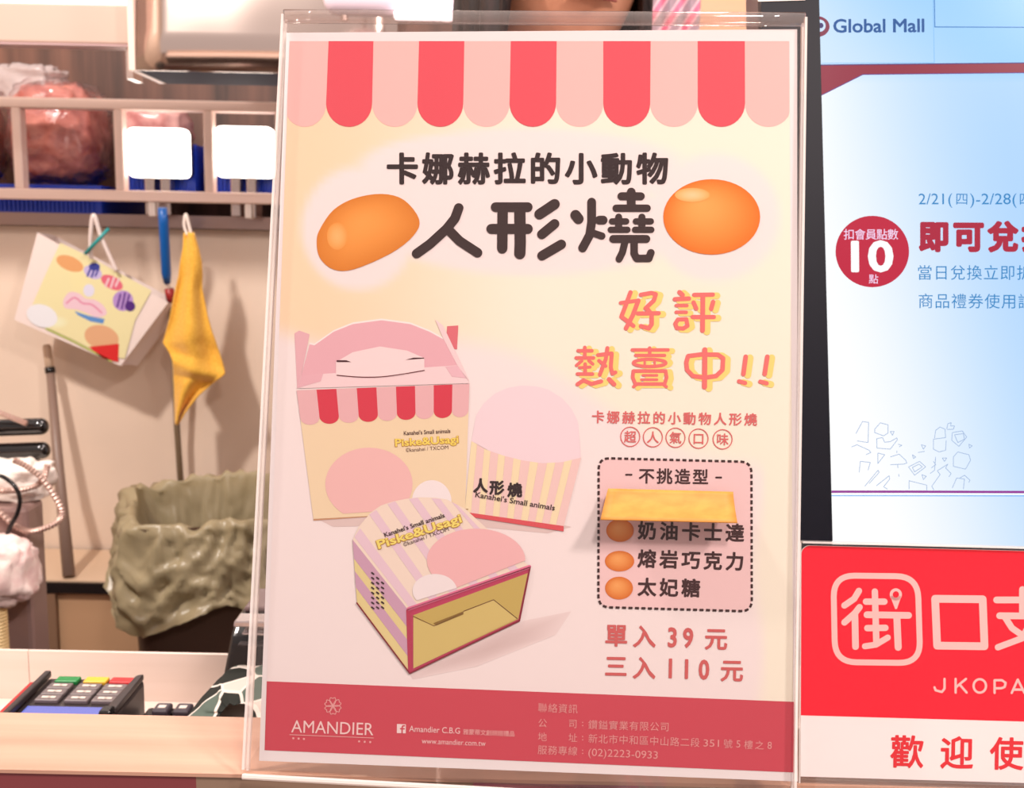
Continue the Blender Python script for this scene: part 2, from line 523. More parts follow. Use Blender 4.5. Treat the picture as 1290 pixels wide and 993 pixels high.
H = [([(258, 312), (240, 362), (200, 412), (120, 485), (57, 530)], 46), ([(205, 412), (262, 470), (348, 526)], 46),
     ([(434, 308), (588, 308)], 46), ([(414, 412), (588, 412)], 48), ([(468, 320), (466, 505)], 50), ([(550, 320), (552, 480), (550, 530)], 54),
     ([(716, 294), (644, 342)], 50), ([(716, 388), (655, 438)], 46), ([(748, 486), (656, 540)], 46),
     ([(816, 346), (830, 364)], 50), ([(893, 284), (893, 380), (884, 440), (850, 503)], 42), ([(930, 370), (948, 370)], 42), ([(900, 432), (942, 446)], 34),
     ([(1082, 236), (1082, 310)], 42), ([(1035, 256), (1128, 256)], 38), ([(1010, 313), (1158, 313)], 35),
     ([(1022, 356), (1022, 412)], 34), ([(990, 376), (1058, 376)], 30), ([(984, 416), (1064, 416)], 30),
     ([(1133, 356), (1133, 412)], 34), ([(1104, 376), (1176, 376)], 30), ([(1100, 416), (1178, 416)], 30),
     ([(996, 460), (1154, 460)], 38), ([(1052, 476), (1040, 524), (1024, 556)], 34), ([(1096, 476), (1096, 530), (1108, 553), (1166, 553), (1176, 526)], 36)]
for pts, wd in H: A.stroke(Z(pts, 510, 180, 3.794), wd / 3.794, INK, 5)
part(A, 'headline_lettering', 'dark brown hand drawn headline lettering')


# two plain buns beside the headline
A = Art(PP)
out = Z([(95, 620), (115, 540), (200, 420), (330, 348), (500, 320), (640, 358), (735, 480), (700, 580), (560, 690), (330, 790), (200, 792), (115, 720)], 380, 180, 4.96)
A.shade(out, (255, 160, 74), (226, 126, 40), 4, 4, (456, 280), (.3, .6, .85, 1))
A.shade([(425 + 13 * math.cos(a), 298 + 17 * math.sin(a)) for a in [k * math.pi / 12 for k in range(24)]], (255, 182, 110), (251, 155, 70), 5)
part(A, 'bun_print', 'glossy orange printed bun left of the headline')
A = Art(PP)
A.shade([(896.5 + 61 * math.cos(a), 273.5 + 47.5 * math.sin(a)) for a in [k * math.pi / 24 for k in range(48)]], (255, 168, 84), (238, 116, 30), 4, 0, (882, 258), (.3, .6, .85, 1))
A.shade([(872 + 22 * math.cos(a), 246 + 9 * math.sin(a)) for a in [k * math.pi / 12 for k in range(24)]], (255, 205, 150), (255, 170, 88), 5)
part(A, 'bun_print', 'glossy orange printed bun right of the headline')

# slogan with yellow drop
A = Art(PP)
s5 = 4.778
SL = [([(355, 88), (325, 170), (300, 235), (372, 290)], 26), ([(402, 138), (368, 228), (328, 305)], 27), ([(296, 152), (400, 138)], 23),
      ([(418, 103), (480, 92), (507, 100), (495, 138), (445, 185)], 26), ([(450, 182), (482, 220), (482, 280), (465, 305), (418, 292)], 27), ([(398, 216), (524, 214)], 26),
      ([(650, 88), (668, 104)], 28), ([(622, 130), (706, 126)], 27), ([(630, 168), (694, 168)], 21), ([(630, 208), (690, 208)], 21), ([(640, 252), (690, 250), (698, 290), (672, 306), (634, 304), (624, 278), (640, 252)], 25),
      ([(738, 104), (850, 102)], 26), ([(734, 150), (750, 186)], 27), ([(852, 146), (840, 188)], 27), ([(728, 237), (856, 237)], 26), ([(790, 108), (788, 318)], 29),
      ([(80, 420), (80, 480)], 22), ([(40, 440), (122, 440)], 22), ([(28, 483), (132, 483)], 22), ([(62, 500), (30, 528)], 20), ([(105, 500), (128, 520)], 20), ([(82, 520), (82, 580)], 22), ([(48, 542), (112, 538)], 18), ([(36, 580), (126, 580)], 22),
      ([(216, 424), (206, 490), (170, 584)], 24), ([(160, 466), (242, 456), (236, 540), (246, 578), (264, 570)], 24), ([(165, 500), (205, 532)], 22), ([(36, 642), (72, 618), (120, 640), (178, 624)], 25), ([(226, 612), (256, 642)], 28),
      ([(470, 424), (470, 466)], 22), ([(366, 435), (580, 435)], 21), ([(386, 468), (560, 468)], 20), ([(440, 500), (440, 530)], 14), ([(500, 500), (500, 530)], 14),
      ([(372, 562), (566, 562), (572, 600), (560, 640), (384, 640), (368, 600), (372, 562)], 22), ([(430, 588), (514, 588)], 16), ([(420, 614), (514, 614)], 16), ([(388, 645), (374, 656)], 20), ([(556, 645), (570, 656)], 20),
      ([(702, 472), (780, 462), (880, 464), (912, 485), (908, 555), (870, 592), (800, 602), (730, 592), (695, 555), (690, 510), (702, 472)], 27), ([(802, 434), (800, 658)], 31),
      ([(1048, 476), (1034, 580)], 28), ([(1008, 624), (1044, 634)], 26), ([(1178, 476), (1162, 580)], 28), ([(1136, 626), (1174, 636)], 26)]
for dx, gw, c, z in ((26, 14, (255, 214, 120), 3), (0, 0, (243, 114, 108), 4)):
    for pts, wd in SL: A.stroke(Z([(a + dx, b + dx * .25) for a, b in pts], 720, 350, s5), (wd + gw) / s5, c, z)
    A.stroke(Z([(470 + dx + 98 * math.cos(k * math.pi / 12), 513 + 22 * math.sin(k * math.pi / 12)) for k in range(24)], 720, 350, s5), (20 + gw) / s5, c, z, True)
part(A, 'slogan_lettering', 'coral slogan lettering with a yellow drop')

A = Art(PP)
RED = (226, 104, 100)
A.chars('卡娜赫拉的小動物人形燒', (753.5, 525.4), (945.6, 528.6), 15.2, RED, .022, 4)
for (x, y), ch in zip(((793.9, 550.4), (822.4, 551), (850.9, 551.6), (879.9, 552.7), (910.2, 553.6)), '超人氣口味'):
    A.ring((x, y), 12.0, 12.2, 1.3, RED, 4); A.chars(ch, (x, y), (x, y), 14.5, RED, .016, 4)
part(A, 'subtitle_lettering', 'small coral subtitle lettering with five ringed characters')

# flavour panel
A = Art(PP)
c4 = [(754.2, 577.2), (946.5, 582), (947.0, 770.3), (753.8, 764.8)]


def rounded(c4, r, n=6):
    out = []
    for i in range(4):
        p = Vector(c4[i]); a = (Vector(c4[i - 1]) - p).normalized(); b = (Vector(c4[(i + 1) % 4]) - p).normalized()
        s, e = p + a * r, p + b * r
        for k in range(n + 1):
            t = k / n; out.append(tuple((s * (1 - t) ** 2 + 2 * p * t * (1 - t) + e * t * t)))
    return out


rp = rounded(c4, 14)
A.poly(rp, (250, 200, 194), 3)
part(A, 'flavour_panel', 'pink rounded flavour panel')
A = Art(PP)
P = [Vector(p) for p in rp] + [Vector(rp[0])]
L = [0]
for a, b in zip(P, P[1:]): L.append(L[-1] + (b - a).length)
N = round(L[-1] / 8.15); step = L[-1] / N


def along(s):
    for i in range(len(L) - 1):
        if L[i + 1] >= s and L[i + 1] > L[i]: return P[i].lerp(P[i + 1], (s - L[i]) / (L[i + 1] - L[i]))
    return P[-1]


for k in range(N):
    A.stroke([tuple(along(k * step)), tuple(along(k * step + 2.6)), tuple(along(min(k * step + 5.1, L[-1])))], 3.0, (66, 38, 36), 5, cap=False)
part(A, 'dashed_border', 'dark brown dashed border')
A = Art(PP)
D = (70, 38, 38)
A.chars('不挑造型', (814.5, 599.6), (882.4, 600.8), 18.8, D, .022, 5)
A.stroke([(788.6, 598.2), (795.6, 598.2)], 2.3, D, 5); A.stroke([(902, 601.7), (908.5, 601.7)], 2.3, D, 5)
A.chars('奶油卡士達', (815.2, 668.4), (925.7, 671.4), 22, D, .03, 5)
A.chars('熔岩巧克力', (815, 703.8), (925.7, 707.2), 22, D, .03, 5)
A.chars('太妃糖', (815, 739.5), (870.3, 740.8), 22, D, .03, 5)
part(A, 'flavour_lettering', 'dark brown flavour lettering')
for (x, y, rx, ry), lb in (((781, 668.4, 17.4, 14.4), 'small printed bun by the top flavour'), ((780.5, 707, 18.5, 13), 'small printed bun by the middle flavour'), ((779.8, 741, 17.6, 14.4), 'small printed bun by the bottom flavour')):
    A = Art(PP)
    A.shade([(x + rx * math.cos(k * math.pi / 16), y + ry * math.sin(k * math.pi / 16)) for k in range(32)], (252, 166, 92), (226, 112, 40), 5, 0, (x - 3, y - 4))
    part(A, 'bun_print', lb)

# prices
A = Art(PP)
PR = (216, 96, 92)
for ch, x, y in (('單', 776.4, 800.5), ('入', 811.7, 801.8), ('元', 902, 804.8), ('三', 776, 839.2), ('入', 811.4, 841.4), ('元', 921.9, 844.6)):
    A.chars(ch, (x, y), (x, y), 27, PR, .026, 4)
for ch, x, y in (('3', 847, 803), ('9', 866.8, 803.6), ('1', 844.5, 842), ('1', 864.8, 842.8), ('0', 886.8, 843.6)):
    A.chars(ch, (x, y), (x, y), 31, PR, .03, 4, .8)
part(A, 'price_lettering', 'coral price lettering')

# printed picture of the carry box with handle
A = Art(PP)
k3 = lambda pts: Z(pts, 360, 390, 4.967)
A.poly([(396, 652), (470, 647), (620, 640), (720, 664), (690, 672), (560, 660), (420, 664)], (232, 196, 186), 2)
A.poly(k3([(55, 150), (85, 132), (150, 155), (100, 410), (72, 490)]), (238, 176, 178), 3)
A.poly(k3([(1010, 105), (1080, 100), (1072, 250), (1000, 240)]), (228, 110, 116), 3)
arch = k3([(98, 412), (150, 218), (180, 225), (300, 140), (420, 92), (600, 68), (780, 92), (900, 140), (1000, 195), (1075, 352)])
A.poly([(x, y - 2.2) for x, y in arch], (255, 232, 222), 3)
A.poly(arch, (240, 174, 178), 4)
A.poly(k3([(935, 62), (985, 100), (1152, 455), (1075, 352), (985, 180)]), (252, 208, 204), 5)
A.poly(k3([(70, 494), (98, 412), (1075, 350), (1152, 462)]), (252, 210, 206), 5)
A.poly(k3([(100, 412), (235, 404), (220, 450), (72, 492)]), (240, 176, 180), 6); A.poly(k3([(1000, 358), (1076, 352), (1130, 430), (1040, 420)]), (242, 184, 188), 6)
A.poly(k3([(315, 330), (420, 268), (590, 232), (760, 258), (868, 305), (868, 382), (720, 415), (560, 428), (420, 424), (316, 410)]), (255, 216, 210), 6)
A.stroke(k3([(322, 412), (480, 424), (640, 418), (868, 382)]), 1.2, (110, 50, 50), 7, sm=4)
A.poly(k3([(320, 318), (380, 318), (412, 330), (320, 330)]), (80, 40, 44), 7); A.poly(k3([(750, 316), (800, 302), (866, 302), (866, 308)]), (80, 40, 44), 7)
A.poly([(374, 492), (591.5, 483.8), (586, 644), (395, 653.9)], (248, 212, 172), 5)
A.poly([(395, 653.9), (590, 641), (590, 642.5), (395, 656)], (214, 150, 110), 4)
bt = [374, 399, 424, 449.6, 474.4, 499, 523, 546.5, 570, 591.5]
for i in range(9):
    c = (222, 58, 74) if i % 2 else (240, 178, 176)
    u0, u1 = (bt[i] - 374) / 217.5, (bt[i + 1] - 374) / 217.5
    y0 = lambda x: 492 - (x - 374) * 8.2 / 217.5
    f = lambda u, h: (374 + u * 217.5 + (h / 160) * (20 * (1 - u) - 5 * u), 492 - u * 8.2 + h * (1 - .0 * u))
    m = (u0 + u1) / 2; hw = (u1 - u0) / 2; hh = 36 - 2.5 * m
    pts = [f(u0, 0), f(u1, 0)] + [f(m + hw * math.cos(math.pi * k / 10), hh - 1 + 9 * math.sin(math.pi * k / 10)) for k in range(11)]
    A.poly(pts, c, 6)
A.fit("Kanahei's Small animals", (509, 548.4), (567.6, 545.4), 5.0, (86, 48, 44), .014, 7)
A.fit('Piske&Usagi', (497.5, 562.8), (578.6, 558), 9.2, (206, 140, 60), .055, 7); A.fit('Piske&Usagi', (498.3, 562.4), (577.8, 557.8), 9.2, (252, 214, 96), .02, 8)
A.fit('©kanahei / TXCOM', (511.4, 569.6), (565, 565.8), 4.6, (110, 70, 60), 0, 7)
# a plain pink spot and a plain white spot decorate the box front
def arc_spot(c, rx, ry, cut, col, z):
    pts = [(c[0] + rx * math.cos(k * math.pi / 20), c[1] + ry * math.sin(k * math.pi / 20)) for k in range(40)]
    A.poly([(x, y) for x, y in pts if y <= cut(x)], col, z)
cutb = lambda x: 652.5 - (x - 395) * 10 / 191
arc_spot((465, 610), 55, 46, cutb, (248, 186, 178), 6.2)
arc_spot((544, 632), 25, 27, cutb, (252, 228, 222), 6.5)
part(A, 'carry_box_picture', 'printed picture of a cream carry box with striped awning and pink handle')

# printed picture of the scoop pouch
A = Art(PP)
k5 = lambda pts: Z(pts, 560, 470, 4.73)
A.poly(k5([(160, 405), (190, 250), (235, 180), (300, 122), (380, 88), (460, 75), (550, 80), (620, 100), (700, 150), (755, 210), (795, 290), (805, 400), (812, 505), (700, 560), (400, 540)]), (250, 214, 214), 3)
fl = [(160, 405), (250, 458), (350, 492), (460, 520), (580, 538), (700, 532), (815, 504)]
base = [(120, 830), (710, 915)]
A.poly(k5(fl + [(710, 915), (120, 830)]), (252, 220, 176), 4)


def top(u):
    u = max(0, min(.9999, u)) * 6; i = int(u); t = u - i; return (fl[i][0] + (fl[i + 1][0] - fl[i][0]) * t, fl[i][1] + (fl[i + 1][1] - fl[i][1]) * t)


for i in range(7):
    a, b = (i + .45) / 7, (i + 1) / 7 * .995
    if i == 6: b = 1
    lo = lambda u: (120 + 590 * u, 830 + 85 * u)
    A.poly(k5([top(a), top((a + b) / 2), top(b), lo(b), lo(a)]), (248, 200, 190), 5)
A.poly(k5([(120, 828), (710, 912), (710, 944), (145, 856)]), (226, 84, 88), 6)
for ch, x, y in (('人', 605.5, 611.8), ('形', 626, 614.4), ('燒', 648.6, 617.4)): A.chars(ch, (x, y), (x, y), 17, (52, 34, 34), .045, 7)
A.fit("Kanahei's Small animals", (598.6, 626.2), (698.6, 643.2), 6.6, (70, 46, 44), .018, 7)
part(A, 'pouch_picture', 'printed picture of a striped scoop pouch with domed back')

# printed picture of the open box
A = Art(PP)
A.shade([(660, 782), (720, 770), (700, 800), (600, 840), (520, 856), (516, 848)], (222, 186, 178), (246, 214, 206), 2)
TOPF = [(444.6, 680), (452, 664), (467, 646), (480, 637), (495, 632), (512, 628.5), (529, 626.5), (548, 627), (563, 629.3), (585.5, 640.6), (667.3, 714), (513.7, 767.5)]
A.poly(TOPF, (250, 218, 196), 8)
# lilac stripes running from the far rim to the front edge
def fe(u): return (513.7 + (667.3 - 513.7) * u, 767.5 + (714 - 767.5) * u)
def be(u):
    q = [(444.6, 680), (467, 646), (495, 632), (529, 626.5), (563, 629.3), (585.5, 640.6)]; u = max(0, min(.9999, u)) * 5; i = int(u); t = u - i
    return (q[i][0] + (q[i + 1][0] - q[i][0]) * t, q[i][1] + (q[i + 1][1] - q[i][1]) * t)
for i in range(6):
    a, b = i / 6 + .02, i / 6 + .085
    A.poly([be(a), be(b), fe(b), fe(a)], (240, 198, 204), 9)
A.poly([(444.6, 680), (513.7, 767.5), (516.5, 849), (450, 759)], (236, 206, 142), 8)
for a, b in ((.0, .30), (.5, .76)):
    a2, b2 = a, b
    A.poly([(444.6 + 5.4 * a, 680 + 79 * a), (513.7 + 2.8 * a, 767.5 + 81 * a), (513.7 + 2.8 * b, 767.5 + 81 * b), (444.6 + 5.4 * b, 680 + 79 * b)], (212, 158, 176), 9)
A.poly([(513.7, 766.5), (667.3, 713), (668, 719), (655, 783), (516.5, 848)], (196, 62, 92), 8)
A.poly([(521, 775), (665, 722), (653, 780), (521, 842)], (206, 170, 92), 9)
A.poly([(521, 778), (547, 788.5), (584, 774), (584, 771), (622, 756), (652, 779), (521, 842)], (220, 186, 112), 10)
A.poly([(546, 785), (584, 770), (584, 774), (550, 788)], (146, 106, 50), 11)
A.stroke([(520.5, 776), (547, 788.5), (584, 772)], .8, (130, 84, 48), 11, cap=False); A.stroke([(584, 770), (622, 755.5), (652, 779.5)], .9, (110, 62, 40), 11, cap=False)
A.stroke([(514, 768), (668, 714.5), (654.6, 781.6), (516.5, 848), (450, 759.5)], 1.8, (140, 36, 50), 12)
A.stroke([(514.5, 769), (517, 846)], 5, (190, 60, 84), 11)
A.stroke([(515, 767), (667, 714)], 4.5, (236, 116, 146), 12)
A.fit("Kanahei's Small animals", (485.4, 676.6), (561, 651.4), 5.4, (66, 40, 38), .018, 12)
A.fit('Piske&Usagi', (476.6, 692), (583.4, 657.4), 10.6, (200, 140, 60), .06, 12); A.fit('Piske&Usagi', (477.4, 691.4), (582.6, 657.4), 10.6, (250, 218, 110), .022, 13)
A.fit('©kanahei / TXCOM', (509.4, 688.6), (566, 668.4), 4.8, (90, 60, 56), 0, 12)
for j in range(3):                       # tiny columns of marks on the box side
    for i in range(8 - j):
        x, y = 470 + j * 6.2, 728 + j * 4 + i * 6.2 + (3 - j) * (-2); A.stroke([(x - 1.2, y - .6), (x + 1.2, y + 1.2)], 2.0, (64, 40, 40), 12)
fy = lambda x: 762 - (x - 516) * 53.5 / 153.6
arc_spot((600, 706), 62, 40, fy, (248, 182, 178), 11)
arc_spot((548, 744), 28, 21, fy, (250, 226, 220), 11.5)
part(A, 'open_box_picture', 'printed picture of an open pink striped box with gold inside')

# footer
A = Art(PP)
A.poly([(336.2, 858.4), (1000, 884.3), (999.4, 973.2), (333.4, 945.2)], (214, 72, 84), 2)
foot = part(A, 'footer_band', 'crimson footer band')
FT = (246, 166, 160)
A = Art(PP)
for k in range(6):
    a = k * math.pi / 3 + .5
    A.stroke([(419.6 + 11 * (r * math.cos(a) - t * math.sin(a)), 889.4 + 11 * (r * math.sin(a) + t * math.cos(a))) for r, t in ((.05, 0), (.5, .33), (.95, .26), (.85, 0), (.95, -.26), (.5, -.33))], .9, FT, 4, True, 3)
A.fit('AMANDIER', (367, 922.6), (470.4, 926.4), 15.4, (255, 206, 198), -.004, 4)
A.stroke([(365.2, 924.6 + 1), (470.7, 929.8)], .9, FT, 4)
for a, b in ((178, 323), (202, 324.5), (226, 326), (475, 337), (500, 339), (525, 340)): A.ell((320 + a / 3.583, 840 + b / 3.583), 1.4, 1.4, FT, 4, 10)
A.build('shop_emblem', M_print, foot, 'pale flower emblem with lettering')
A = Art(PP)
A.poly([(500.2, 912.2), (511.4, 912.7), (511.2, 924), (500, 923.6)], (252, 214, 208), 3)
A.stroke([(509.8, 914.4), (507.6, 914.6), (506.8, 916.2), (506.6, 923.4)], 1.8, (214, 72, 84), 4); A.stroke([(504.6, 918), (509.4, 918.2)], 1.7, (214, 72, 84), 4)
A.fit('Amandier C.B.G', (515.4, 921.6), (579.4, 924.4), 7.4, (252, 196, 190), .006, 4)
A.chars('雅蒙蒂文創烘焙禮品', (587, 922), (645, 924.4), 7, FT, .01, 4)
A.fit('www.amandier.com.tw', (531.3, 936.8), (611.7, 940), 7.0, (252, 196, 190), .0, 4)
fl_ = (240, 154, 148)
A.chars('聯絡資訊', (683.6, 891.6), (721.9, 893), 11.4, fl_, .0, 4)
A.chars('公', (683.6, 910.8), (683.6, 910.8), 11, fl_, 0, 4); A.chars('司', (721.6, 911.8), (721.6, 911.8), 11, fl_, 0, 4)
A.chars('鑽鎰實業有限公司', (746.9, 913), (837.3, 915.6), 11.4, fl_, 0, 4)
A.chars('地', (683.3, 928.2), (683.3, 928.2), 11, fl_, 0, 4); A.chars('址', (721.6, 929.4), (721.6, 929.4), 11, fl_, 0, 4)
A.chars('新北市中和區中山路二段', (746.9, 930.5), (875.6, 935.4), 11.4, fl_, 0, 4)
A.fit('351', (886, 940.4), (905.6, 941), 9, fl_, 0, 4); A.chars('號', (917, 937), (917, 937), 11, fl_, 0, 4); A.fit('5', (927.4, 941.6), (932.4, 941.8), 9, fl_, 0, 4)
A.chars('樓之', (942.8, 938.2), (956.6, 938.8), 11, fl_, 0, 4); A.fit('8', (966.6, 943.4), (972, 943.6), 9, fl_, 0, 4)
A.chars('服務專線', (683.3, 944.7), (721.6, 946.1), 11.4, fl_, 0, 4)
A.fit('(02)2223-0933', (741, 952.2), (828.4, 956), 9.4, fl_, 0, 4)
for y in (911.8, 929.6, 946.8): A.ell((734, y - 1.6), .8, .8, fl_, 4, 8); A.ell((734, y + 2.4), .8, .8, fl_, 4, 8)
A.build('contact_lettering', M_print, foot, 'pale contact lettering')

# ------------------------------------------------------------------ clear stand holding the poster
hx = Vector((PP.n.y, -PP.n.x, 0)).normalized() * -1; hx = hx if hx.x > 0 else -hx
hy = PP.n.cross(hx).normalized(); hy = hy if hy.z > 0 else -hy
HP = Plane(PP.o, hx, hy)
lb, rb, lt, rt = HP.px((313.5, 966)), HP.px((1009.5, 990)), HP.px((355, 26)), HP.px((1004, 22))
u0 = (lb[0] + lt[0]) / 2; u1 = (rb[0] + rt[0]) / 2; v1 = (lt[1] + rt[1]) / 2
v0 = (LZ + .0004 - PP.o.z) / hy.z
st = thing('sign_stand', HP.pt((u0 + u1) / 2, v0, 0), 'clear acrylic slanted stand on the counter ledge holding the large cake poster', 'sign stand')


def sheet(P, u0, u1, v0, v1, z0, z1, mb=None):
    mb = mb or MB()
    a = [P.pt(u, v, z) for z in (z0, z1) for u, v in ((u0, v0), (u1, v0), (u1, v1), (u0, v1))]
    return mb.add(a, [(0, 3, 2, 1), (4, 5, 6, 7), (0, 1, 5, 4), (1, 2, 6, 5), (2, 3, 7, 6), (3, 0, 4, 7)])


zb = -.0022
sheet(HP, u0, u1, v0 + .003, v1, .0016, .0034).build('front_panel', M_acr, st)
sheet(HP, u0, u1, v0 + .001, v1, zb - .0018, zb).build('back_panel', M_acr, st)
# folded top edge and cut side edges
MB().tube([HP.pt(u0 + (u1 - u0) * k / 12, v1 + .0002, .0006) for k in range(13)], .0028, 12).build('top_fold', clear('acrylic_fold', (.9, .84, .82), .08, (1, .93, .9), 1.6), st, smooth=True)
for a in (u0, u1):
    sheet(HP, a - .0005, a + .0005, v0 + .003, v1, .0014, .0036).build('side_edge', M_edge, st)
    sheet(HP, a - .0005, a + .0005, v0 + .001, v1, zb - .002, zb + .0002).build('side_edge', M_edge, st)
fa, fb = HP.pt(u0, v0, .0034), HP.pt(u1, v0, .0034)
bk = Vector((-hx.y, hx.x, 0)) * .044
mb = MB(); mb.prism([Vector((fa.x, fa.y, LZ + .0003)), Vector((fb.x, fb.y, LZ + .0003)), Vector((fb.x, fb.y, LZ + .0003)) + bk, Vector((fa.x, fa.y, LZ + .0003)) + bk], (0, 0, .003))
mb.build('foot', M_foot, st)
MB().tube([Vector((fa.x, fa.y, LZ + .0016)), Vector((fb.x, fb.y, LZ + .0016))], .0012, 8).build('foot_edge', M_edge, st)

# yellow card slip stuck on the stand over one line of the flavour panel
YP = Plane(HP.pt(0, 0, .0037), hx, hy)
c_ = [(765.9, 615.6), (923.4, 619.7), (925, 657.7), (755.9, 653.8)]


def slip(i, j):
    p = q4(c_[0], c_[1], c_[2], c_[3], i, j); u, v = YP.px(p)
    return YP.pt(u, v, .0004 + .0075 * j ** 1.6)


sl = MB().grid(slip, 12, 8).build('card_slip', noisy(mat('yellow_card', (246, 186, 84), .6), (192, 128, 48), (206, 142, 58), (120, 300, 120), 3), smooth=True, solid=.0004)
tag(sl, 'blank yellow card slip stuck on the poster stand over the pink flavour panel', 'card slip')

# ------------------------------------------------------------------ red payment sign
b0 = atz(1009.5, 985, LZ + .004)
ln = math.radians(12.5); yw = math.radians(-1.0)
JX = Vector((math.cos(yw), math.sin(yw), 0)); JY = Vector((-math.sin(yw) * math.sin(ln), math.cos(yw) * math.sin(ln), math.cos(ln)))
JP = Plane(b0 + Vector((0, .004, 0)), JX, JY, (1.20, 1.06, 1.0))
jw = .155; jt = JP.px((1100, 689.6))[1]; jl = JP.px((1009.3, 800))[0]
ja = Art(JP)
js = Art(JP)
R_ = .0035
loop = [(jl, 0), (jl + jw, 0)] + [(jl + jw - R_ + R_ * math.cos(a), jt - R_ + R_ * math.sin(a)) for a in [k * math.pi / 12 for k in range(7)]] + [(jl + R_ + R_ * math.cos(a), jt - R_ + R_ * math.sin(a)) for a in [math.pi / 2 + k * math.pi / 12 for k in range(7)]]
m_ = len(loop)
ja.v = [(a, b, 0) for a, b in loop] + [(a, b, -.0015) for a, b in loop]
ja.f = [list(range(m_)), list(reversed(range(m_, 2 * m_)))] + [[i, i + m_, (i + 1) % m_ + m_, (i + 1) % m_] for i in range(m_)]
ja.c = [[ja._col((255, 232, 226))] * len(f) for f in ja.f]
jo = ja.build('payment_sign', M_print); jo.matrix_world = JP.matrix()
tag(jo, 'red and white payment sign card below the bright display, right of the large poster', 'sign')
jv = JP.px((1150, 905.3))[1]
A = Art(JP)
rl = [(jl, jv)] + [(jl + jw, jv)] + loop[2:]
A.v = [(a, b, LAY) for a, b in rl]; A.f = [list(range(len(rl)))]; A.c = [[A._col((255, 24, 48))] * len(rl)]
A.build('red_field', M_print, jo, 'red field')
A = Art(JP)
J = (255, 190, 182)
k7 = lambda pts: Z(pts, 1040, 690, 4.728)
fr = rounded([tuple(p) for p in k7([(46, 166), (548, 172), (564, 688), (56, 682)])], 27, 8)
A.stroke(fr, 7.4, J, 2, True)
for pts, wd in (([(198, 258), (170, 305), (112, 345)], 38), ([(202, 355), (175, 390), (112, 446)], 38), ([(174, 400), (178, 590)], 40),
                ([(293, 262), (302, 570)], 38), ([(240, 322), (350, 322)], 38), ([(246, 400), (494, 404)], 40), ([(248, 480), (356, 478)], 38), ([(234, 588), (300, 578), (370, 536)], 36),
                ([(424, 410), (432, 594)], 42),
                ([(652, 305), (935, 308), (946, 588), (664, 584), (652, 305)], 46), ([(1018, 312), (1260, 312)], 40), ([(1036, 406), (1240, 408)], 40), ([(1172, 250), (1172, 400)], 40), ([(1068, 415), (1110, 480), (1190, 535), (1280, 590)], 38), ([(1240, 410), (1170, 540), (1026, 594)], 38)):
    A.stroke(k7(pts), wd / 4.728, J, 2)
A.poly(k7([(384, 288), (452, 288), (424, 366), (414, 366)]), J, 2); A.ell((1040 + 418 / 4.728, 690 + 280 / 4.728), 7.7, 7.9, J, 2); A.ell((1040 + 418 / 4.728, 690 + 279 / 4.728), 3.9, 4.0, (255, 24, 48), 3)
for pts in ([(708, 782), (708, 840), (692, 860), (655, 850), (648, 832)], [(774, 782), (774, 864)], [(836, 782), (776, 832)], [(800, 818), (840, 864)],
            [(1006, 866), (1006, 790), (1050, 790), (1072, 806), (1066, 830), (1046, 838), (1008, 838)], [(1108, 866), (1144, 786), (1184, 866)], [(1122, 846), (1170, 846)], [(1206, 782), (1238, 826), (1270, 782)], [(1238, 826), (1238, 866)]):
    A.stroke(k7(pts), 14 / 4.728, J, 2)
A.stroke(k7([(918 + 37 * math.cos(a), 824 + 40 * math.sin(a)) for a in [k * math.pi / 14 for k in range(28)]]), 14 / 4.728, J, 2, True)
A.build('sign_lettering', M_print, jo, 'pale pink logo and lettering')
A = Art(JP)
A.chars('歡迎使用', (1142.5, 947), (1331, 950.6), 39.5, (232, 44, 52), .02, 2)
A.build('welcome_lettering', M_print, jo, 'red welcome lettering')
js_ = thing('acrylic_stand', JP.pt(jl + jw / 2, 0, 0), 'low clear acrylic stand holding the red and white payment sign', 'sign stand')
sheet(JP, jl - .0008, jl + jw + .001, -.002, jt + .0012, .0008, .0022).build('front_panel', M_acr, js_)
sheet(JP, jl - .0008, jl + jw + .001, -.002, jt + .0012, -.0042, -.0028).build('back_panel', M_acr, js_)
sheet(JP, jl - .0012, jl - .0006, -.002, jt + .0012, -.0042, .0022).build('side_edge', M_edge, js_)
sheet(JP, jl, jl + jw, jt + .0010, jt + .0018, -.0042, .0022).build('top_edge', M_edge, js_)
q0 = JP.pt(jl, 0, .004)
MB().box((q0.x, q0.y + .001, LZ + .0003), (q0.x + jw, LY1 - .002, LZ + .0028)).build('foot', M_foot, js_)

# ------------------------------------------------------------------ display
lnm, ywm = math.radians(15), math.radians(-2.5); rlm = math.radians(1.2)
X_ = Vector((math.cos(ywm), math.sin(ywm), 0)); Y_ = Vector((-math.sin(ywm) * math.sin(lnm), math.cos(ywm) * math.sin(lnm), math.cos(lnm)))
MX = X_ * math.cos(rlm) + Y_ * math.sin(rlm); MY = Y_ * math.cos(rlm) - X_ * math.sin(rlm)
MP = Plane(at(1048, 686, .505), MX, MY)
sw, sh = .46, MP.px((1045, -30))[1]
M_scr = print_mat('lit_screen', emission=1.0)
mon = thing('display_monitor', MP.pt(sw / 2, 0, -.02), 'black framed display monitor glowing pale blue behind the payment sign', 'monitor')
bw = .031


def frame(P, x0, x1, y0, y1, X0, X1, Y0, Y1, z0, z1, name, m, par, bevel=0):
    mb = MB()
    for a, b, c, d in ((X0, x0, Y0, Y1), (x1, X1, Y0, Y1), (x0, x1, Y0, y0), (x0, x1, y1, Y1)): sheet(P, a, b, c, d, z0, z1, mb)
    return mb.build(name, m, par, bevel=bevel)


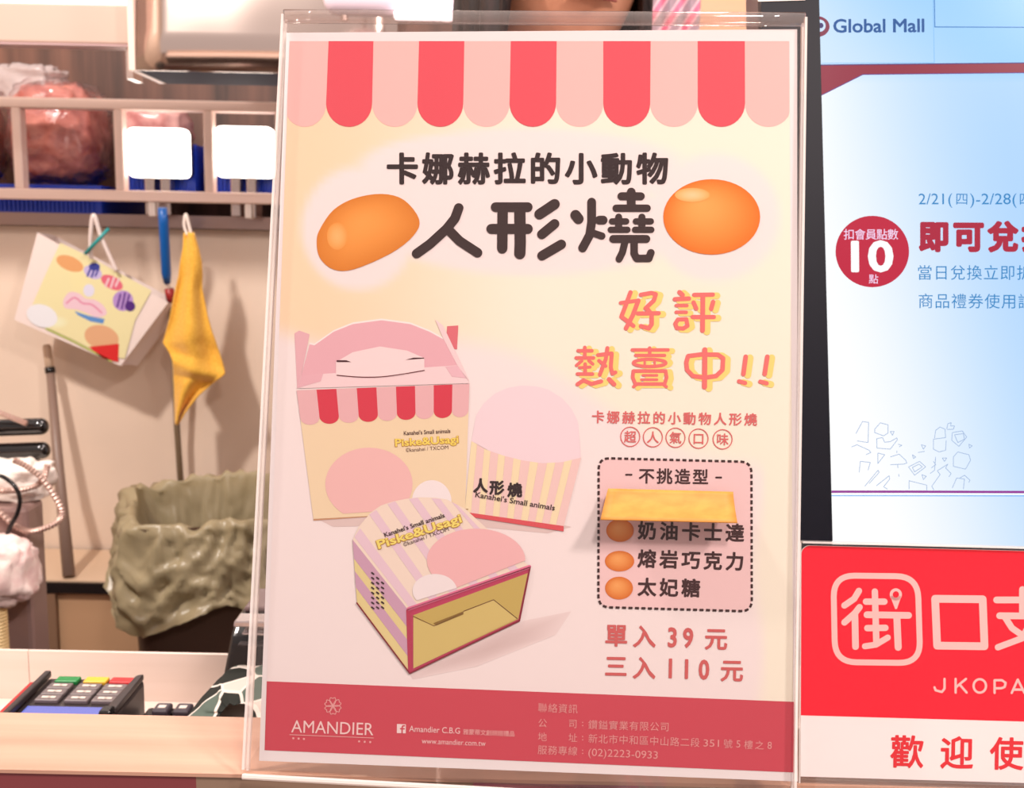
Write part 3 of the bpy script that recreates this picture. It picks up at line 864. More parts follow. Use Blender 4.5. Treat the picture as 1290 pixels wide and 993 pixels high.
frame(MP, 0, sw, 0, sh, -bw, sw + .02, -.022, sh + .022, -.006, .0016, 'bezel', mat('black_bezel', (14, 14, 24), .45, spec=.15), mon)
sheet(MP, -bw, sw + .02, -.022, sh + .022, -.040, -.0062).build('casing', mat('mauve_casing', (92, 74, 76), .4), mon)
pb = MP.pt(sw / 2, -.01, -.025)
MB().box((pb.x - .03, pb.y, CZ), (pb.x + .03, pb.y + .03, pb.z)).build('neck', M_black, mon, bevel=.003)
MB().box((pb.x - .11, pb.y - .02, CZ), (pb.x + .11, pb.y + .12, CZ + .012)).build('base', M_black, mon, bevel=.004)
A = Art(MP)
nu, nv = 40, 40
xr = 1640


def scol(x, y):
    t = sstep(1000, 1330, x + (330 - y) * .28)
    c = lerp((255, 255, 255), (176, 214, 255), t)
    if y < 93: c = lerp((206, 230, 255), (150, 205, 255), sstep(1030, 1300, x + (80 - y)))
    return c


ub = MP.px((1300, 620))
vs = []; cs = []
for j in range(nv + 1):
    for i in range(nu + 1):
        u = sw * (i / nu) ** 1.6; v = sh * j / nv
        q = MP.pt(u, v) - CAM; dz = q.dot(FWD); x, y = CX + FPX * q.dot(CR) / dz, CY - FPX * q.dot(CU) / dz
        vs.append((x, y)); cs.append(scol(x, y))
A.raw(vs, [(j * (nu + 1) + i, j * (nu + 1) + i + 1, (j + 1) * (nu + 1) + i + 1, (j + 1) * (nu + 1) + i) for j in range(nv) for i in range(nu)], None, 0, cs)
scr = A.build('screen', M_scr, mon, 'lit pale blue screen')
scr.matrix_parent_inverse = Matrix.Identity(4); scr.matrix_basis = Matrix.Translation(-mon.location) @ MP.matrix()
scr['label'] = 'lit pale blue screen'


def scr_part(A, name, label=None): return A.build(name, M_scr, scr, label)


A = Art(MP)
SR = (150, 40, 62)
A.poly([(1030, 82.5), (1420, 78), (1420, 90.6), (1290, 91.4), (1087, 93.8), (1031, 121.5)], SR, 1)
scr_part(A, 'crimson_band', 'crimson band')
A = Art(MP); A.stroke([(1030, 82), (1420, 78)], 1.2, (60, 60, 130), 2, cap=False); scr_part(A, 'rule')
A = Art(MP); A.stroke([(1033, 121), (1087, 94), (1420, 90.4)], 1.0, (96, 60, 140), 2, cap=False); scr_part(A, 'rule')
A = Art(MP); A.stroke([(1047.5, 619.6), (1150, 619.6), (1420, 620.5)], 3.0, (150, 56, 150), 1, cap=False); scr_part(A, 'rule')
A = Art(MP); A.stroke([(1047.5, 624.6), (1420, 625)], 1.2, (110, 180, 245), 1, cap=False); scr_part(A, 'rule')
A = Art(MP); A.stroke([(1047.5, 622.6), (1420, 623)], 2.0, (252, 253, 255), 1, cap=False); scr_part(A, 'rule')
A = Art(MP); A.stroke([(1175, -12), (1177, 79), (1035, 79.8)], .8, (130, 190, 240), 1, cap=False); scr_part(A, 'rule')
A = Art(MP); A.stroke([(1176.8, -12), (1177.6, 34), (1420, 35)], 1.2, (40, 120, 190), 1, cap=False); scr_part(A, 'rule')
A = Art(MP)
TB = (8, 84, 152)
A.ell((1030, 33.6), 15, 13, (134, 46, 72), 2); A.ell((1032.2, 32.6), 7.8, 7.8, (206, 230, 255), 3); A.ell((1034, 32.4), 3.2, 3.4, (60, 50, 110), 4)
A.fit('Global Mall', (1049.6, 40.9), (1164.4, 40.2), 16.4, TB, .022, 2)
scr_part(A, 'mall_emblem', 'round emblem with blue lettering')
A = Art(MP)
TC = (40, 134, 196)
A.fit('2/21(', (1157.2, 257.6), (1199.6, 257.4), 13.6, TC, -.006, 2); A.chars('四', (1211.6, 250.6), (1211.6, 250.6), 15.5, TC, -.004, 2); A.fit(')-2/28(', (1222, 257.6), (1280.6, 257.4), 13.6, TC, -.006, 2); A.chars('四)', (1291.6, 250.6), (1303, 250.6), 15.5, TC, -.004, 2)
A.chars('即可兌換', (1176.5, 297.8), (1307, 298), 36, (176, 30, 58), .055, 2)
A.chars('當日兌換立即折抵', (1164.8, 343.4), (1311, 343.6), 18.5, TC, -.002, 2)
A.chars('商品禮券使用說明', (1166, 379.2), (1313, 379.8), 18.5, TC, -.002, 2)
scr_part(A, 'screen_lettering', 'blue and crimson screen lettering')
A = Art(MP)
A.ell((1098.8, 317), 46.3, 45, (196, 30, 60), 2, 56)
A.chars('扣會員點數', (1069.6, 295.4), (1124.6, 295.4), 13.2, (246, 214, 244), .006, 3)
A.fit('10', (1072, 341.6), (1125.6, 341.2), 37, (255, 255, 255), .03, 3)
A.chars('點', (1100.4, 351.6), (1100.4, 351.6), 11.5, (246, 214, 244), .006, 3)
scr_part(A, 'points_badge', 'round crimson badge')
A = Art(MP)
LC = (150, 176, 214); k8 = lambda pts: Z(pts, 1060, 520, 7.167)
for pts, cl in (([(130, 190), (190, 80), (245, 88), (240, 270), (140, 255)], 0), ([(300, 150), (350, 92), (420, 110), (420, 185), (380, 210), (300, 180)], 1), ([(318, 235), (370, 225), (390, 268), (440, 262), (500, 228), (505, 245), (440, 330), (320, 320), (318, 235)], 0),
                ([(328, 365), (390, 380), (328, 460), (328, 365)], 0), ([(440, 400), (520, 375), (580, 430), (590, 455), (560, 465), (440, 470)], 0), ([(605, 490), (705, 440), (760, 490), (660, 565), (605, 490)], 0), ([(640, 495), (700, 465), (730, 490), (660, 535), (640, 495)], 0),
                ([(840, 230), (850, 160), (890, 130), (935, 150), (940, 225), (830, 240), (830, 330), (880, 355), (940, 340), (945, 250)], 0), ([(950, 150), (960, 100), (990, 90), (985, 120), (1020, 120), (1010, 150), (955, 152)], 0),
                ([(1000, 180), (1090, 165), (1130, 220), (1060, 305), (995, 250), (1000, 180)], 0), ([(1020, 200), (1100, 190), (1110, 240), (1050, 270)], 1), ([(1010, 400), (1050, 355), (1150, 380), (1165, 430), (1120, 510), (1010, 485), (1010, 400)], 0),
                ([(865, 525), (960, 465), (940, 500), (990, 550), (970, 580)], 0), ([(865, 525), (890, 560), (815, 665), (835, 700)], 0), ([(610, 690), (610, 615), (770, 655), (770, 700)], 0), ([(1000, 680), (1040, 590), (1110, 600), (1100, 690)], 0), ([(1070, 590), (1110, 565), (1160, 610), (1150, 630)], 0),
                ([(210, 665), (330, 520), (340, 540), (250, 640)], 0), ([(315, 660), (430, 570), (435, 600), (380, 670), (415, 690)], 0), ([(160, 540), (170, 440), (260, 450), (240, 520)], 0), ([(90, 310), (140, 290), (250, 340), (265, 360), (220, 380)], 0), ([(500, 345), (500, 365)], 0), ([(506, 465), (510, 500)], 0), ([(516, 555), (520, 578)], 0),
                ([(640, 380), (670, 400), (650, 415), (640, 380)], 0), ([(720, 290), (760, 300), (740, 330), (720, 290)], 0), ([(830, 440), (850, 470), (810, 500)], 0), ([(910, 410), (950, 410), (930, 440), (910, 410)], 0), ([(725, 560), (765, 575), (740, 605), (725, 560)], 0), ([(440, 170), (475, 170), (460, 205), (440, 170)], 0), ([(1150, 285), (1180, 300), (1155, 320), (1150, 285)], 0), ([(510, 285), (545, 295), (520, 310)], 0), ([(690, 360), (750, 350)], 0), ([(850, 400), (840, 520), (800, 550)], 0)):
    A.stroke(k8(pts), .75, LC, 2, bool(cl), cap=False)
scr_part(A, 'line_drawing', 'faint blue line drawings of shopping goods')
wn = MB(); 
for_ = [MP.px(p) for p in ((954, -14), (1013.5, -14), (1013, 2.6), (954, 4.2))]
wn.prism([MP.pt(u, v, .0018) for u, v in for_], MP.n * .0003)
tag(wn.build('white_label', M_paper), 'small white paper label stuck on the top of the black display frame', 'label')

# ------------------------------------------------------------------ card terminal on the worktop
T0 = atz(122, 855, CZ + .044)
tt = thing('card_terminal', (T0.x, T0.y, CZ), 'dark grey card terminal with green, yellow and red keys behind the ledge', 'card terminal')
hw, ln_ = .0335, .15


def tz(y): return CZ + .044 - (y - T0.y) * -.03 - .0


def tp(x, y, z=0): return Vector((T0.x + x, T0.y - y, CZ + .0445 - y * .02 + z))


mb = MB()
sec = [(-hw, 0), (hw, 0), (hw, ln_), (-hw, ln_)]
top_ = [tp(x, y) for x, y in sec]; bot_ = [Vector((p.x * 1.0, p.y, CZ + .001)) for p in top_]
mb.add(top_ + bot_, [(0, 1, 2, 3), (7, 6, 5, 4), (0, 4, 5, 1), (1, 5, 6, 2), (2, 6, 7, 3), (3, 7, 4, 0)])
mb.build('body', M_dark, tt, bevel=.003)
for k, (x, nm, c, lb_) in enumerate(((-.0155, 'enter_key', (30, 140, 70), 'green key'), (.004, 'clear_key', (246, 196, 60), 'yellow key'), (.0215, 'cancel_key', (224, 44, 48), 'red key'))):
    def key(nm, x, y, c, w=.0078, d=.0040, lab=None):
        m2 = MB(); p = [tp(x - w, y - d), tp(x + w, y - d), tp(x + w, y + d), tp(x - w, y + d)]
        m2.prism(p, (0, 0, .0028)); o = m2.build(nm, c, tt, bevel=.0008)
        if lab: o['label'] = lab
        return o
    key(nm, x - .001, .0080, mat(nm, c, .35), lab=lb_)
    for r in range(3):
        kk = key('key', x - .002, .0182 + r * .0088, M_keyg if (k or r) else (M_keyg := mat('grey_key', (120, 108, 108), .4)))
        m3 = MB(); y = .0182 + r * .0088
        for a, b in ((-.0042, .0016), (.0002, .0048)):
            m3.prism([tp(x - .002 + a, y - .0012, .0029), tp(x - .002 + b, y - .0012, .0029), tp(x - .002 + b, y + .0012, .0029), tp(x - .002 + a, y + .0012, .0029)], (0, 0, .0002))
        m3.build('key_legend', M_white, kk) if False else None
        m3o = MB(); m3o.v = [v for v in m3.v]; m3o.f = m3.f
        oo = m3o.build('key_legend', M_white, tt); oo.parent = kk; oo['label'] = 'white key marking'
MB().prism([tp(-.027, .0445), tp(.023, .0445), tp(.023, .1), tp(-.027, .1)], (0, 0, .0008)).build('screen', mat('terminal_screen', (40, 40, 60), .2, emit=(120, 130, 235), es=.8), tt)
MB().prism([tp(.0288, .004, .001), tp(.034, .002, .001), tp(.034, .054, .001), tp(.0265, .054, .001)], (0, 0, .0042)).build('card_slot_ridge', M_dark, tt, bevel=.002)
MB().prism([tp(.0255, .052, .002), tp(.033, .052, .002), tp(.033, .062, .002), tp(.0255, .062, .002)], (0, 0, .0045)).build('latch', M_black, tt, bevel=.0015)
MB().prism([tp(-.0345, .002, .001), tp(-.030, .002, .001), tp(-.030, .13, .001), tp(-.0345, .13, .001)], (0, 0, .005)).build('left_ridge', M_dark, tt, bevel=.0012)
MB().prism([tp(-.0385, .016, -.006), tp(-.0348, .016, -.006), tp(-.0348, .15, -.006), tp(-.0385, .15, -.006)], (0, 0, .010)).build('side_trim', mat('red_trim', (190, 36, 40), .4), tt, bevel=.001)

# small keyboard keys that peek over the ledge
kb0 = atz(205, 894, CZ + .03)
kt = thing('mini_keypad', (kb0.x, kb0.y, CZ), 'black mini keypad, two keys showing over the ledge beside the card terminal', 'keypad')
MB().box((kb0.x - .014, kb0.y - .1, CZ + .0005), (kb0.x + .028, kb0.y + .012, CZ + .026)).build('body', M_black, kt, bevel=.002)
for k in range(2):
    x = kb0.x + k * .0142
    MB().box((x - .0055, kb0.y - .007, CZ + .026), (x + .0055, kb0.y + .006, CZ + .0325)).build('key', mat('key_cap', (70, 62, 70), .3), kt, bevel=.0018, seg=3)
    MB().box((x - .0025, kb0.y - .003, CZ + .0325), (x + .0025, kb0.y + .001, CZ + .0328)).build('key_mark', M_white, kt)

# receipt printer
pb_, pt_ = at(281, 848, .66), at(303, 768, .69); zt = pt_.z
def px_(z): return pb_.x + (z - pb_.z) * (pt_.x - pb_.x) / (pt_.z - pb_.z)
rp_ = thing('receipt_printer', (pb_.x + .06, .69, CZ), 'black receipt printer with a chrome band standing on the worktop behind the poster', 'printer')
pf = [(.660, CZ + .001), (.660, CZ + .055), (.668, zt - .012), (.682, zt), (.728, zt), (.728, CZ + .001)]
mb = MB(); mb.prism([Vector((px_(z), y, z)) for y, z in pf], (.13, 0, 0)); mb.build('body', M_black, rp_, bevel=.004, seg=3)
def pband(y0, y1, Y0, Y1, nm, m, x0=.001):
    z0, z1 = at(300, y1, Y0).z, at(300, y0, Y0).z
    mb = MB(); mb.prism([Vector((px_(z0) + x0, Y0, z0)), Vector((px_(z0) + .132, Y0, z0)), Vector((px_(z1) + .132, Y0, z1)), Vector((px_(z1) + x0, Y0, z1))], (0, Y1 - Y0, 0)); return mb.build(nm, m, rp_, bevel=.001)
pband(783, 791, .656, .672, 'chrome_band', mat('chrome', (206, 194, 192), .25, .8), .004)
pband(797, 801, .657, .672, 'chrome_band', bpy.data.materials['chrome'], .010)
pband(812, 815, .6575, .664, 'paper_slot', M_dark, .008)
MB().box((px_(zt) + .004, .684, zt), (px_(zt) + .12, .724, zt + .004)).build('lid', mat('mauve_lid', (120, 100, 100), .35), rp_, bevel=.0015)

# patterned fabric pouch
pm = bpy.data.materials.new('leaf_pattern_cloth'); pm.use_nodes = True
nt = pm.node_tree; b_ = nt.nodes['Principled BSDF']; b_.inputs['Roughness'].default_value = .8
tc = nt.nodes.new('ShaderNodeTexCoord'); vo = nt.nodes.new('ShaderNodeTexVoronoi'); vo.inputs['Scale'].default_value = 44; vo.feature = 'F1'
mp_ = nt.nodes.new('ShaderNodeMapping'); mp_.inputs['Rotation'].default_value = (.3, .5, .4); mp_.inputs['Scale'].default_value = (1, 1, .6)
ed = nt.nodes.new('ShaderNodeTexVoronoi'); ed.feature = 'DISTANCE_TO_EDGE'; ed.inputs['Scale'].default_value = 44
sp = nt.nodes.new('ShaderNodeSeparateColor'); cr = nt.nodes.new('ShaderNodeValToRGB'); cr.color_ramp.interpolation = 'CONSTANT'
e = cr.color_ramp.elements; e[0].position = 0; e[0].color = (*lin((28, 32, 26)), 1); e[1].position = .36; e[1].color = (*lin((90, 106, 96)), 1); q = e.new(.66); q.color = (*lin((222, 208, 198)), 1)
gt = nt.nodes.new('ShaderNodeMath'); gt.operation = 'LESS_THAN'; gt.inputs[1].default_value = .035
mx = nt.nodes.new('ShaderNodeMix'); mx.data_type = 'RGBA'; mx.inputs[7].default_value = (*lin((240, 230, 220)), 1)
nt.links.new(tc.outputs['Object'], mp_.inputs[0]); nt.links.new(mp_.outputs[0], vo.inputs['Vector']); nt.links.new(mp_.outputs[0], ed.inputs['Vector'])
nt.links.new(vo.outputs['Color'], sp.inputs[0]); nt.links.new(sp.outputs[0], cr.inputs[0]); nt.links.new(ed.outputs['Distance'], gt.inputs[0])
nt.links.new(gt.outputs[0], mx.inputs[0]); nt.links.new(cr.outputs[0], mx.inputs[6]); nt.links.new(mx.outputs[2], b_.inputs['Base Color'])
pk = [(222, 925), (236, 902), (255, 877), (276, 855), (285, 846), (330, 843), (400, 850), (430, 925)]
Ypo = .60
top_l = [at(x, y, Ypo + (925 - y) * .0006) for x, y in pk]
ctr = sum(top_l, Vector()) / len(top_l)


def pouch(u, v):
    t = u * len(top_l); i = int(t) % len(top_l); f = t - int(t); p = top_l[i].lerp(top_l[(i + 1) % len(top_l)], f)
    s = math.sin(v * math.pi); side = -math.cos(v * math.pi)
    q = ctr.lerp(p, .25 + .75 * s ** .5 if s > 0 else .25)
    return q + Vector((0, side * .022 * (1 - s ** 3) + .0015 * math.sin(u * 40), 0))


ph = MB().grid(pouch, 64, 14, True).build('fabric_pouch', pm, smooth=True)
tag(ph, 'black, white and green leaf patterned pouch in front of the receipt printer', 'pouch')

# ------------------------------------------------------------------ kitchen rack with windows
RKY = 2.1
rk = thing('wall_rack', at(180, 260, RKY), 'beige framed wall rack above the beige kitchen wall panel', 'rack')
zt0, zt1 = at(0, 135, RKY).z, at(0, 121.5, RKY).z; zb0, zb1 = at(0, 250.5, RKY).z, at(0, 236.5, RKY).z
xR = at(430, 180, RKY).x; xL = -1.5
zs = (at(345, 128, RKY).z - at(0, 121.5, RKY).z)
MB().box((xL, RKY, zt0), (xR, RKY + .03, zt1)).build('top_bar', M_frame, rk, bevel=.003)
MB().box((xL, RKY, zb0), (xR, RKY + .03, zb1)).build('bottom_bar', M_frame, rk, bevel=.003)
for x in (-100, 21, 149, 262, 352):
    c = at(x, 188, RKY).x
    MB().box((c - .009, RKY + .001, zb1 - .001), (c + .009, RKY + .029, zt0 + .001)).build('post', M_frame, rk, bevel=.003)
zr0, zr1 = at(0, 283, 2.16).z, at(0, 267, 2.16).z
MB().box((xL, 2.16, zr0), (xR, 2.17, zr1)).build('shelf_edge', mat('dull_steel', (158, 134, 126), .3, .9), rk)
MB().box((xL, 2.17, zr1 - .012), (xR, 2.48, zr1 - .002)).build('shelf_board', M_steel, rk)
for x in (198, 318):
    c = at(x, 256, 2.13).x
    MB().box((c - .010, 2.105, zr1 - .004), (c + .004, 2.16, zb0 + .004)).build('bracket', M_white, rk, bevel=.002)
    MB().box((c + .006, 2.105, zr1 - .004), (c + .013, 2.16, zb0 + .004)).build('bracket', M_steel, rk, bevel=.002)


def crate(x0, x1, ytop, Y0, Y1, label, zf=None):
    a = at(x0, 266, Y0); b = at(x1, 266, Y0); z0 = zf or zr1 - .001; z1 = at(x0, ytop, Y0).z
    t = thing('storage_crate', ((a.x + b.x) / 2, (Y0 + Y1) / 2, z0), label, 'crate', 'blue crates in the wall rack')
    mb = MB(); th = .006
    mb.box((a.x, Y0, z0), (b.x, Y0 + th, z1)); mb.box((a.x, Y1 - th, z0), (b.x, Y1, z1)); mb.box((a.x, Y0 + th, z0), (a.x + th, Y1 - th, z1)); mb.box((b.x - th, Y0 + th, z0), (b.x, Y1 - th, z1)); mb.box((a.x + th, Y0 + th, z0), (b.x - th, Y1 - th, z0 + th))
    mb.build('body', M_blue, t)
    mb = MB(); n = int((b.x - a.x) / .009)
    for k in range(2, n - 1): mb.box((a.x + k * .009, Y0 - .004, z0 + .004), (a.x + k * .009 + .004, Y0, z1 - .012))
    mb.build('front_ribs', M_blue, t)
    mb = MB(); mb.box((a.x - .004, Y0 - .007, z1 - .012), (b.x + .004, Y0, z1)); mb.build('rim', M_blue, t, bevel=.002)
    return t


zi = (zb0 + zb1) / 2
MB().box((at(136, 240, 2.17).x, 2.17, zi), (xR, 2.44, zi + .004)).build('inner_board', mat('dark_rack_board', (92, 66, 54), .5), rk)
crate(-130, 128, 229, 2.165, 2.44, 'blue ribbed crate under the red wrapped food bag')
crate(152, 247, 180, 2.18, 2.44, 'blue crate behind the left square lamp in the rack', zi + .0045)
crate(262, 348, 182, 2.18, 2.44, 'blue crate behind the right square lamp in the rack', zi + .0045)

# square lamps
for i, (x0, x1, y0, y1, lb_) in enumerate(((162, 235.5, 162, 223, 'glaring white square lamp in the third rack opening, above the blue brush'), (272.5, 343, 160, 223, 'glaring white square lamp in the rack opening beside the poster edge'))):
    Yl = 2.125; cx_ = (x0 + x1) / 2
    a, b = at(x0, y1, Yl), at(x1, y0, Yl)
    t = thing('square_lamp', (a.x / 2 + b.x / 2, Yl + .02, zr1), lb_, 'lamp', 'square lamps in the rack')
    mb = MB(); r = .012; pts = []
    for cx2, cz2, s in ((b.x - r, b.z - r, 0), (a.x + r, b.z - r, 1), (a.x + r, a.z + r, 2), (b.x - r, a.z + r, 3)):
        for k in range(6):
            an = math.pi / 2 * (s + k / 5); pts.append(Vector((cx2 + r * math.cos(an), Yl, cz2 + r * math.sin(an))))
    mb.prism(pts, (0, .02, 0)); mb.build('lit_face', mat('lamp_glow', (255, 250, 245), .4, emit=(255, 248, 240), es=5.0), t)
    MB().prism([p + Vector((0, .0205, 0)) for p in pts], (0, .02, 0)).build('housing', M_steel, t)
    for dx in (-.018, .014):
        MB().box((t.location.x + dx - .012, Yl + .004, zr1 - .001), (t.location.x + dx + .008, Yl + .034, a.z + .004)).build('foot', M_steel, t, bevel=.002)

# wrapped food
fm = noisy(mat('red_wrapped_food', (150, 62, 48), .18, coat=.6), (164, 74, 66), (236, 158, 142), (26, 26, 34), 5, .8, .3, .75, dist=.01)


def lump(c, r, seed, amp=.12, nu=48, nv=28, fs=9):
    def fn(u, v):
        th, ph_ = 2 * math.pi * u, math.pi * (v - .5)
        d = Vector((math.cos(th) * math.cos(ph_), math.sin(th) * math.cos(ph_), math.sin(ph_)))
        k = 1 + amp * noise.noise(d * fs * .35 + Vector((seed, 0, 0))) + amp * .6 * noise.noise(d * fs + Vector((0, seed, 0)))
        pw = lambda s: math.copysign(abs(s) ** .62, s)
        return Vector(c) + Vector((pw(d.x) * r[0] * k, pw(d.y) * r[1] * k, pw(d.z) * r[2] * k))
    return MB().grid(fn, nu, nv, True)


def fbag(x0, x1, y0, y1, seed, label, topk):
    a, b = at(x0, y1, 2.29), at(x1, y0, 2.29); c = (a + b) / 2; r = ((b.x - a.x) / 2, .10, (b.z - a.z) / 2)
    t = thing('food_bag', (c.x, c.y, a.z), label, 'food bag', 'wrapped food in the wall rack')
    lump(c, r, seed, .10).build('contents', fm, t, smooth=True)
    lump(c, (r[0] * 1.05, r[1] * 1.05, r[2] * 1.05), seed + 3, .14, fs=14).build('clear_wrap', M_pl, t, smooth=True)
    if topk:
        tc_ = at(topk[0], topk[1], 2.28); lump(tc_, (topk[2], .05, topk[3]), seed + 5, .28, fs=9).build('gathered_top', clear('milky_film', (.9, .86, .86), .45, (.9, .78, .76), 1.5, .2), t, smooth=True)


fbag(-100, -10, 112, 232, 2.0, 'red food bag at the far left end of the rack', None)
fbag(30, 126, 108, 231, 5.0, 'red wrapped food bag with milky gathered top in the second rack opening', (36, 108, .075, .042))
pkm = noisy(mat('pink_wrap', (214, 150, 146), .25), (190, 120, 118), (232, 178, 172), (22, 22, 22), 4, .4, dist=.004)
a, b = at(158, 178, 2.3), at(238, 143, 2.3); c = (a + b) / 2
tag(lump(c, ((b.x - a.x) / 2, .07, (b.z - a.z) / 2 + .012), 9, .14).build('wrapped_pack', pkm, smooth=True), 'pink wrapped pack lying in the blue crate behind the left square lamp', 'food pack')

# ------------------------------------------------------------------ things over the rack
hd = thing('range_hood', at(300, 60, 1.8), 'large stainless steel range hood above the wall rack', 'range hood')
zh = at(200, 89, 1.7).z; xh0 = at(171, 60, 1.7).x; xh1 = at(500, 40, 1.7).x
M_hood = mat('hood_steel', (226, 208, 198), .16, 1.0)
nt = M_hood.node_tree; n_ = nt.nodes.new('ShaderNodeTexNoise'); n_.inputs['Scale'].default_value = 4.5; n_.inputs['Detail'].default_value = 1
bp = nt.nodes.new('ShaderNodeBump'); bp.inputs['Strength'].default_value = .3; bp.inputs['Distance'].default_value = .03
tc = nt.nodes.new('ShaderNodeTexCoord'); nt.links.new(tc.outputs['Object'], n_.inputs['Vector']); nt.links.new(n_.outputs['Fac'], bp.inputs['Height']); nt.links.new(bp.outputs[0], nt.nodes['Principled BSDF'].inputs['Normal'])
MB().grid(lambda u, v: Vector((xh0 + (xh1 - xh0) * u, 1.7 + .06 * v, zh + .5 * v)), 8, 8).build('front_plate', M_hood, hd, smooth=True, solid=.004)
yb = 1.845
MB().box((xh0, 1.702, zh), (xh1, yb, zh + .004)).build('underside', mat('dark_blue_filter', (44, 42, 70), .7, spec=.1), hd)
MB().box((xh0 - .012, 1.70, zh), (xh0 - .002, yb, zh + .5)).build('side_plate', M_frame, hd)
MB().box((xh0, yb - .004, zh + .005), (xh1, yb, zh + .5)).build('back_plate', M_steel, hd)
sc = thing('light_valance', at(60, 30, 1.8), 'white valance board at the upper left with a glowing strip along its top', 'valance')
zc0 = at(80, 54, 1.75).z; zc1 = at(80, 4, 1.75).z; xc = at(165, 30, 1.75).x
MB().box((-1.4, 1.75, zc0), (xc, 1.785, zc1)).build('board', mat('valance_white', (200, 174, 160), .35), sc, bevel=.003)
MB().box((-1.4, 1.752, zc1 + .001), (xc - .003, 1.783, zc1 + .12)).build('light_strip', mat('strip_glow', (255, 252, 246), .4, emit=(255, 250, 244), es=2.0), sc)
MB().box((-1.4, 1.749, zc0 - .004), (xc, 1.785, zc0 - .0005)).build('lower_trim', mat('lavender_trim', (180, 150, 150), .4), sc)
MB().box((xc - .012, 1.755, at(160, 100, 1.76).z), (xc - .001, 1.80, zc0 - .0045)).build('side_panel', clear('side_glass', (.9, .84, .8), .35, (.9, .76, .7)), sc)

lp = thing('hood_lamp', at(500, 14, 1.58), 'white lamp housing with a glowing lower strip, above the poster top edge', 'lamp')
a, b = at(405, 22, 1.58), at(588, -16, 1.58); s0 = at(497, 24, 1.58); s1 = at(572, 18, 1.58)
MB().capsule((a.x, 1.60, (a.z + b.z) / 2 + .006), (b.x, 1.60, (a.z + b.z) / 2 + .004), .022).build('housing', mat('lamp_housing', (236, 218, 232), .3), lp, smooth=True)
for x in (a.x + .03, b.x - .03): MB().tube([(x, 1.60, a.z), (x, 1.60, 2.4)], .006, 8).build('hanger_rod', M_steel, lp)
MB().box((s0.x, 1.57, s0.z), (s1.x + .015, 1.59, s1.z + .002)).build('glow_strip', mat('strip_glow2', (255, 250, 255), .4, emit=(255, 248, 255), es=2.5), lp, bevel=.002)

# right of the attendant: beige column and striped cloth
ca, cb = at(882, 10, 2.1), at(990, 10, 2.1)
tag(MB().box((ca.x, 2.1, 0), (cb.x, 2.2, 2.6)).build('wall_right', mat('peach_column', (228, 178, 142), .5)), kind='structure')
sm_ = bpy.data.materials.new('striped_cloth'); sm_.use_nodes = True; nt = sm_.node_tree; b_ = nt.nodes['Principled BSDF']; b_.inputs['Roughness'].default_value = .8
tc = nt.nodes.new('ShaderNodeTexCoord'); mp_ = nt.nodes.new('ShaderNodeMapping'); mp_.inputs['Rotation'].default_value = (0, math.radians(-32), 0)
wv = nt.nodes.new('ShaderNodeTexWave'); wv.inputs['Scale'].default_value = 12; cr = nt.nodes.new('ShaderNodeValToRGB'); cr.color_ramp.interpolation = 'CONSTANT'
e = cr.color_ramp.elements; e[0].color = (*lin((170, 150, 160)), 1); e[1].position = .4; e[1].color = (*lin((232, 190, 200)), 1); q = e.new(.8); q.color = (*lin((238, 120, 150)), 1)
nt.links.new(tc.outputs['Object'], mp_.inputs[0]); nt.links.new(mp_.outputs[0], wv.inputs[0]); nt.links.new(wv.outputs[0], cr.inputs[0]); nt.links.new(cr.outputs[0], b_.inputs['Base Color'])
a, b = at(790, 10, 1.7), at(881, 10, 1.7)
tag(MB().grid(lambda u, v: Vector((a.x + (b.x - a.x) * u, 1.7 + .008 * math.sin(u * 22 + v * 2), 1.2 + .75 * v)), 40, 10).build('striped_cloth', sm_, smooth=True, solid=.002), 'pink and grey striped cloth hanging behind the attendant, left of the peach column', 'cloth')

# ------------------------------------------------------------------ wall items: printed carrier bag
By = 2.07
bgp = [(47, 293), (212, 381), (152, 461), (18, 403)]
bag = thing('gift_bag', at(118, 275, 2.04), 'white and yellow printed paper bag hanging askew from the rack edge', 'bag')
P4 = [at(x, y, By) for x, y in bgp]
dv = Vector((.010, .065, -.008))
M_bagw = mat('white_bag_paper', (228, 212, 206), .5)
mb = MB(); nn = 10


def bagp(u, v, back):
    p = (P4[0] * (1 - u) + P4[1] * u) * (1 - v) + (P4[3] * (1 - u) + P4[2] * u) * v
    bul = math.sin(math.pi * u) * math.sin(math.pi * min(1, v + .2)) * .012
    return p + (dv + Vector((0, bul * .3, 0)) if back else Vector((0, -bul * .08, 0)))


mb.grid(lambda u, v: bagp(u, v, 0), nn, nn); mb.grid(lambda u, v: bagp(u, v, 1), nn, nn)
for e0, e1 in (((0, 0), (0, 1)), ((0, 1), (1, 1)), ((1, 1), (1, 0))):
    def g(u, v, e0=e0, e1=e1):
        uu, vv = e0[0] + (e1[0] - e0[0]) * u, e0[1] + (e1[1] - e0[1]) * u
        q = bagp(uu, vv, 0).lerp(bagp(uu, vv, 1), v); crease = math.sin(math.pi * v) * .010
        return q + Vector(((.5 - uu) * crease * 2 * (1 if e0[0] == e1[0] else 0), 0, (vv > .5) * crease * .3))
    mb.grid(g, nn, 4)
mb.build('paper_body', M_bagw, bag, smooth=True)
BP = Plane((P4[3].x, By - .0022, P4[3].z), (1, 0, 0), (0, 0, 1), (1.35, 1.2, 1.1))
A = Art(BP)
YE = (252, 230, 172)
A.poly([(76, 306), (110, 322), (150, 344), (191, 366), (170, 404), (157, 452), (128, 447), (92, 428), (62, 414), (34, 400), (46, 372), (60, 340)], YE, 0)
A.shade([(100 + 16 * math.cos(k * .4), 352 + 22 * math.sin(k * .4)) for k in range(16)], (255, 232, 170), YE, 1)
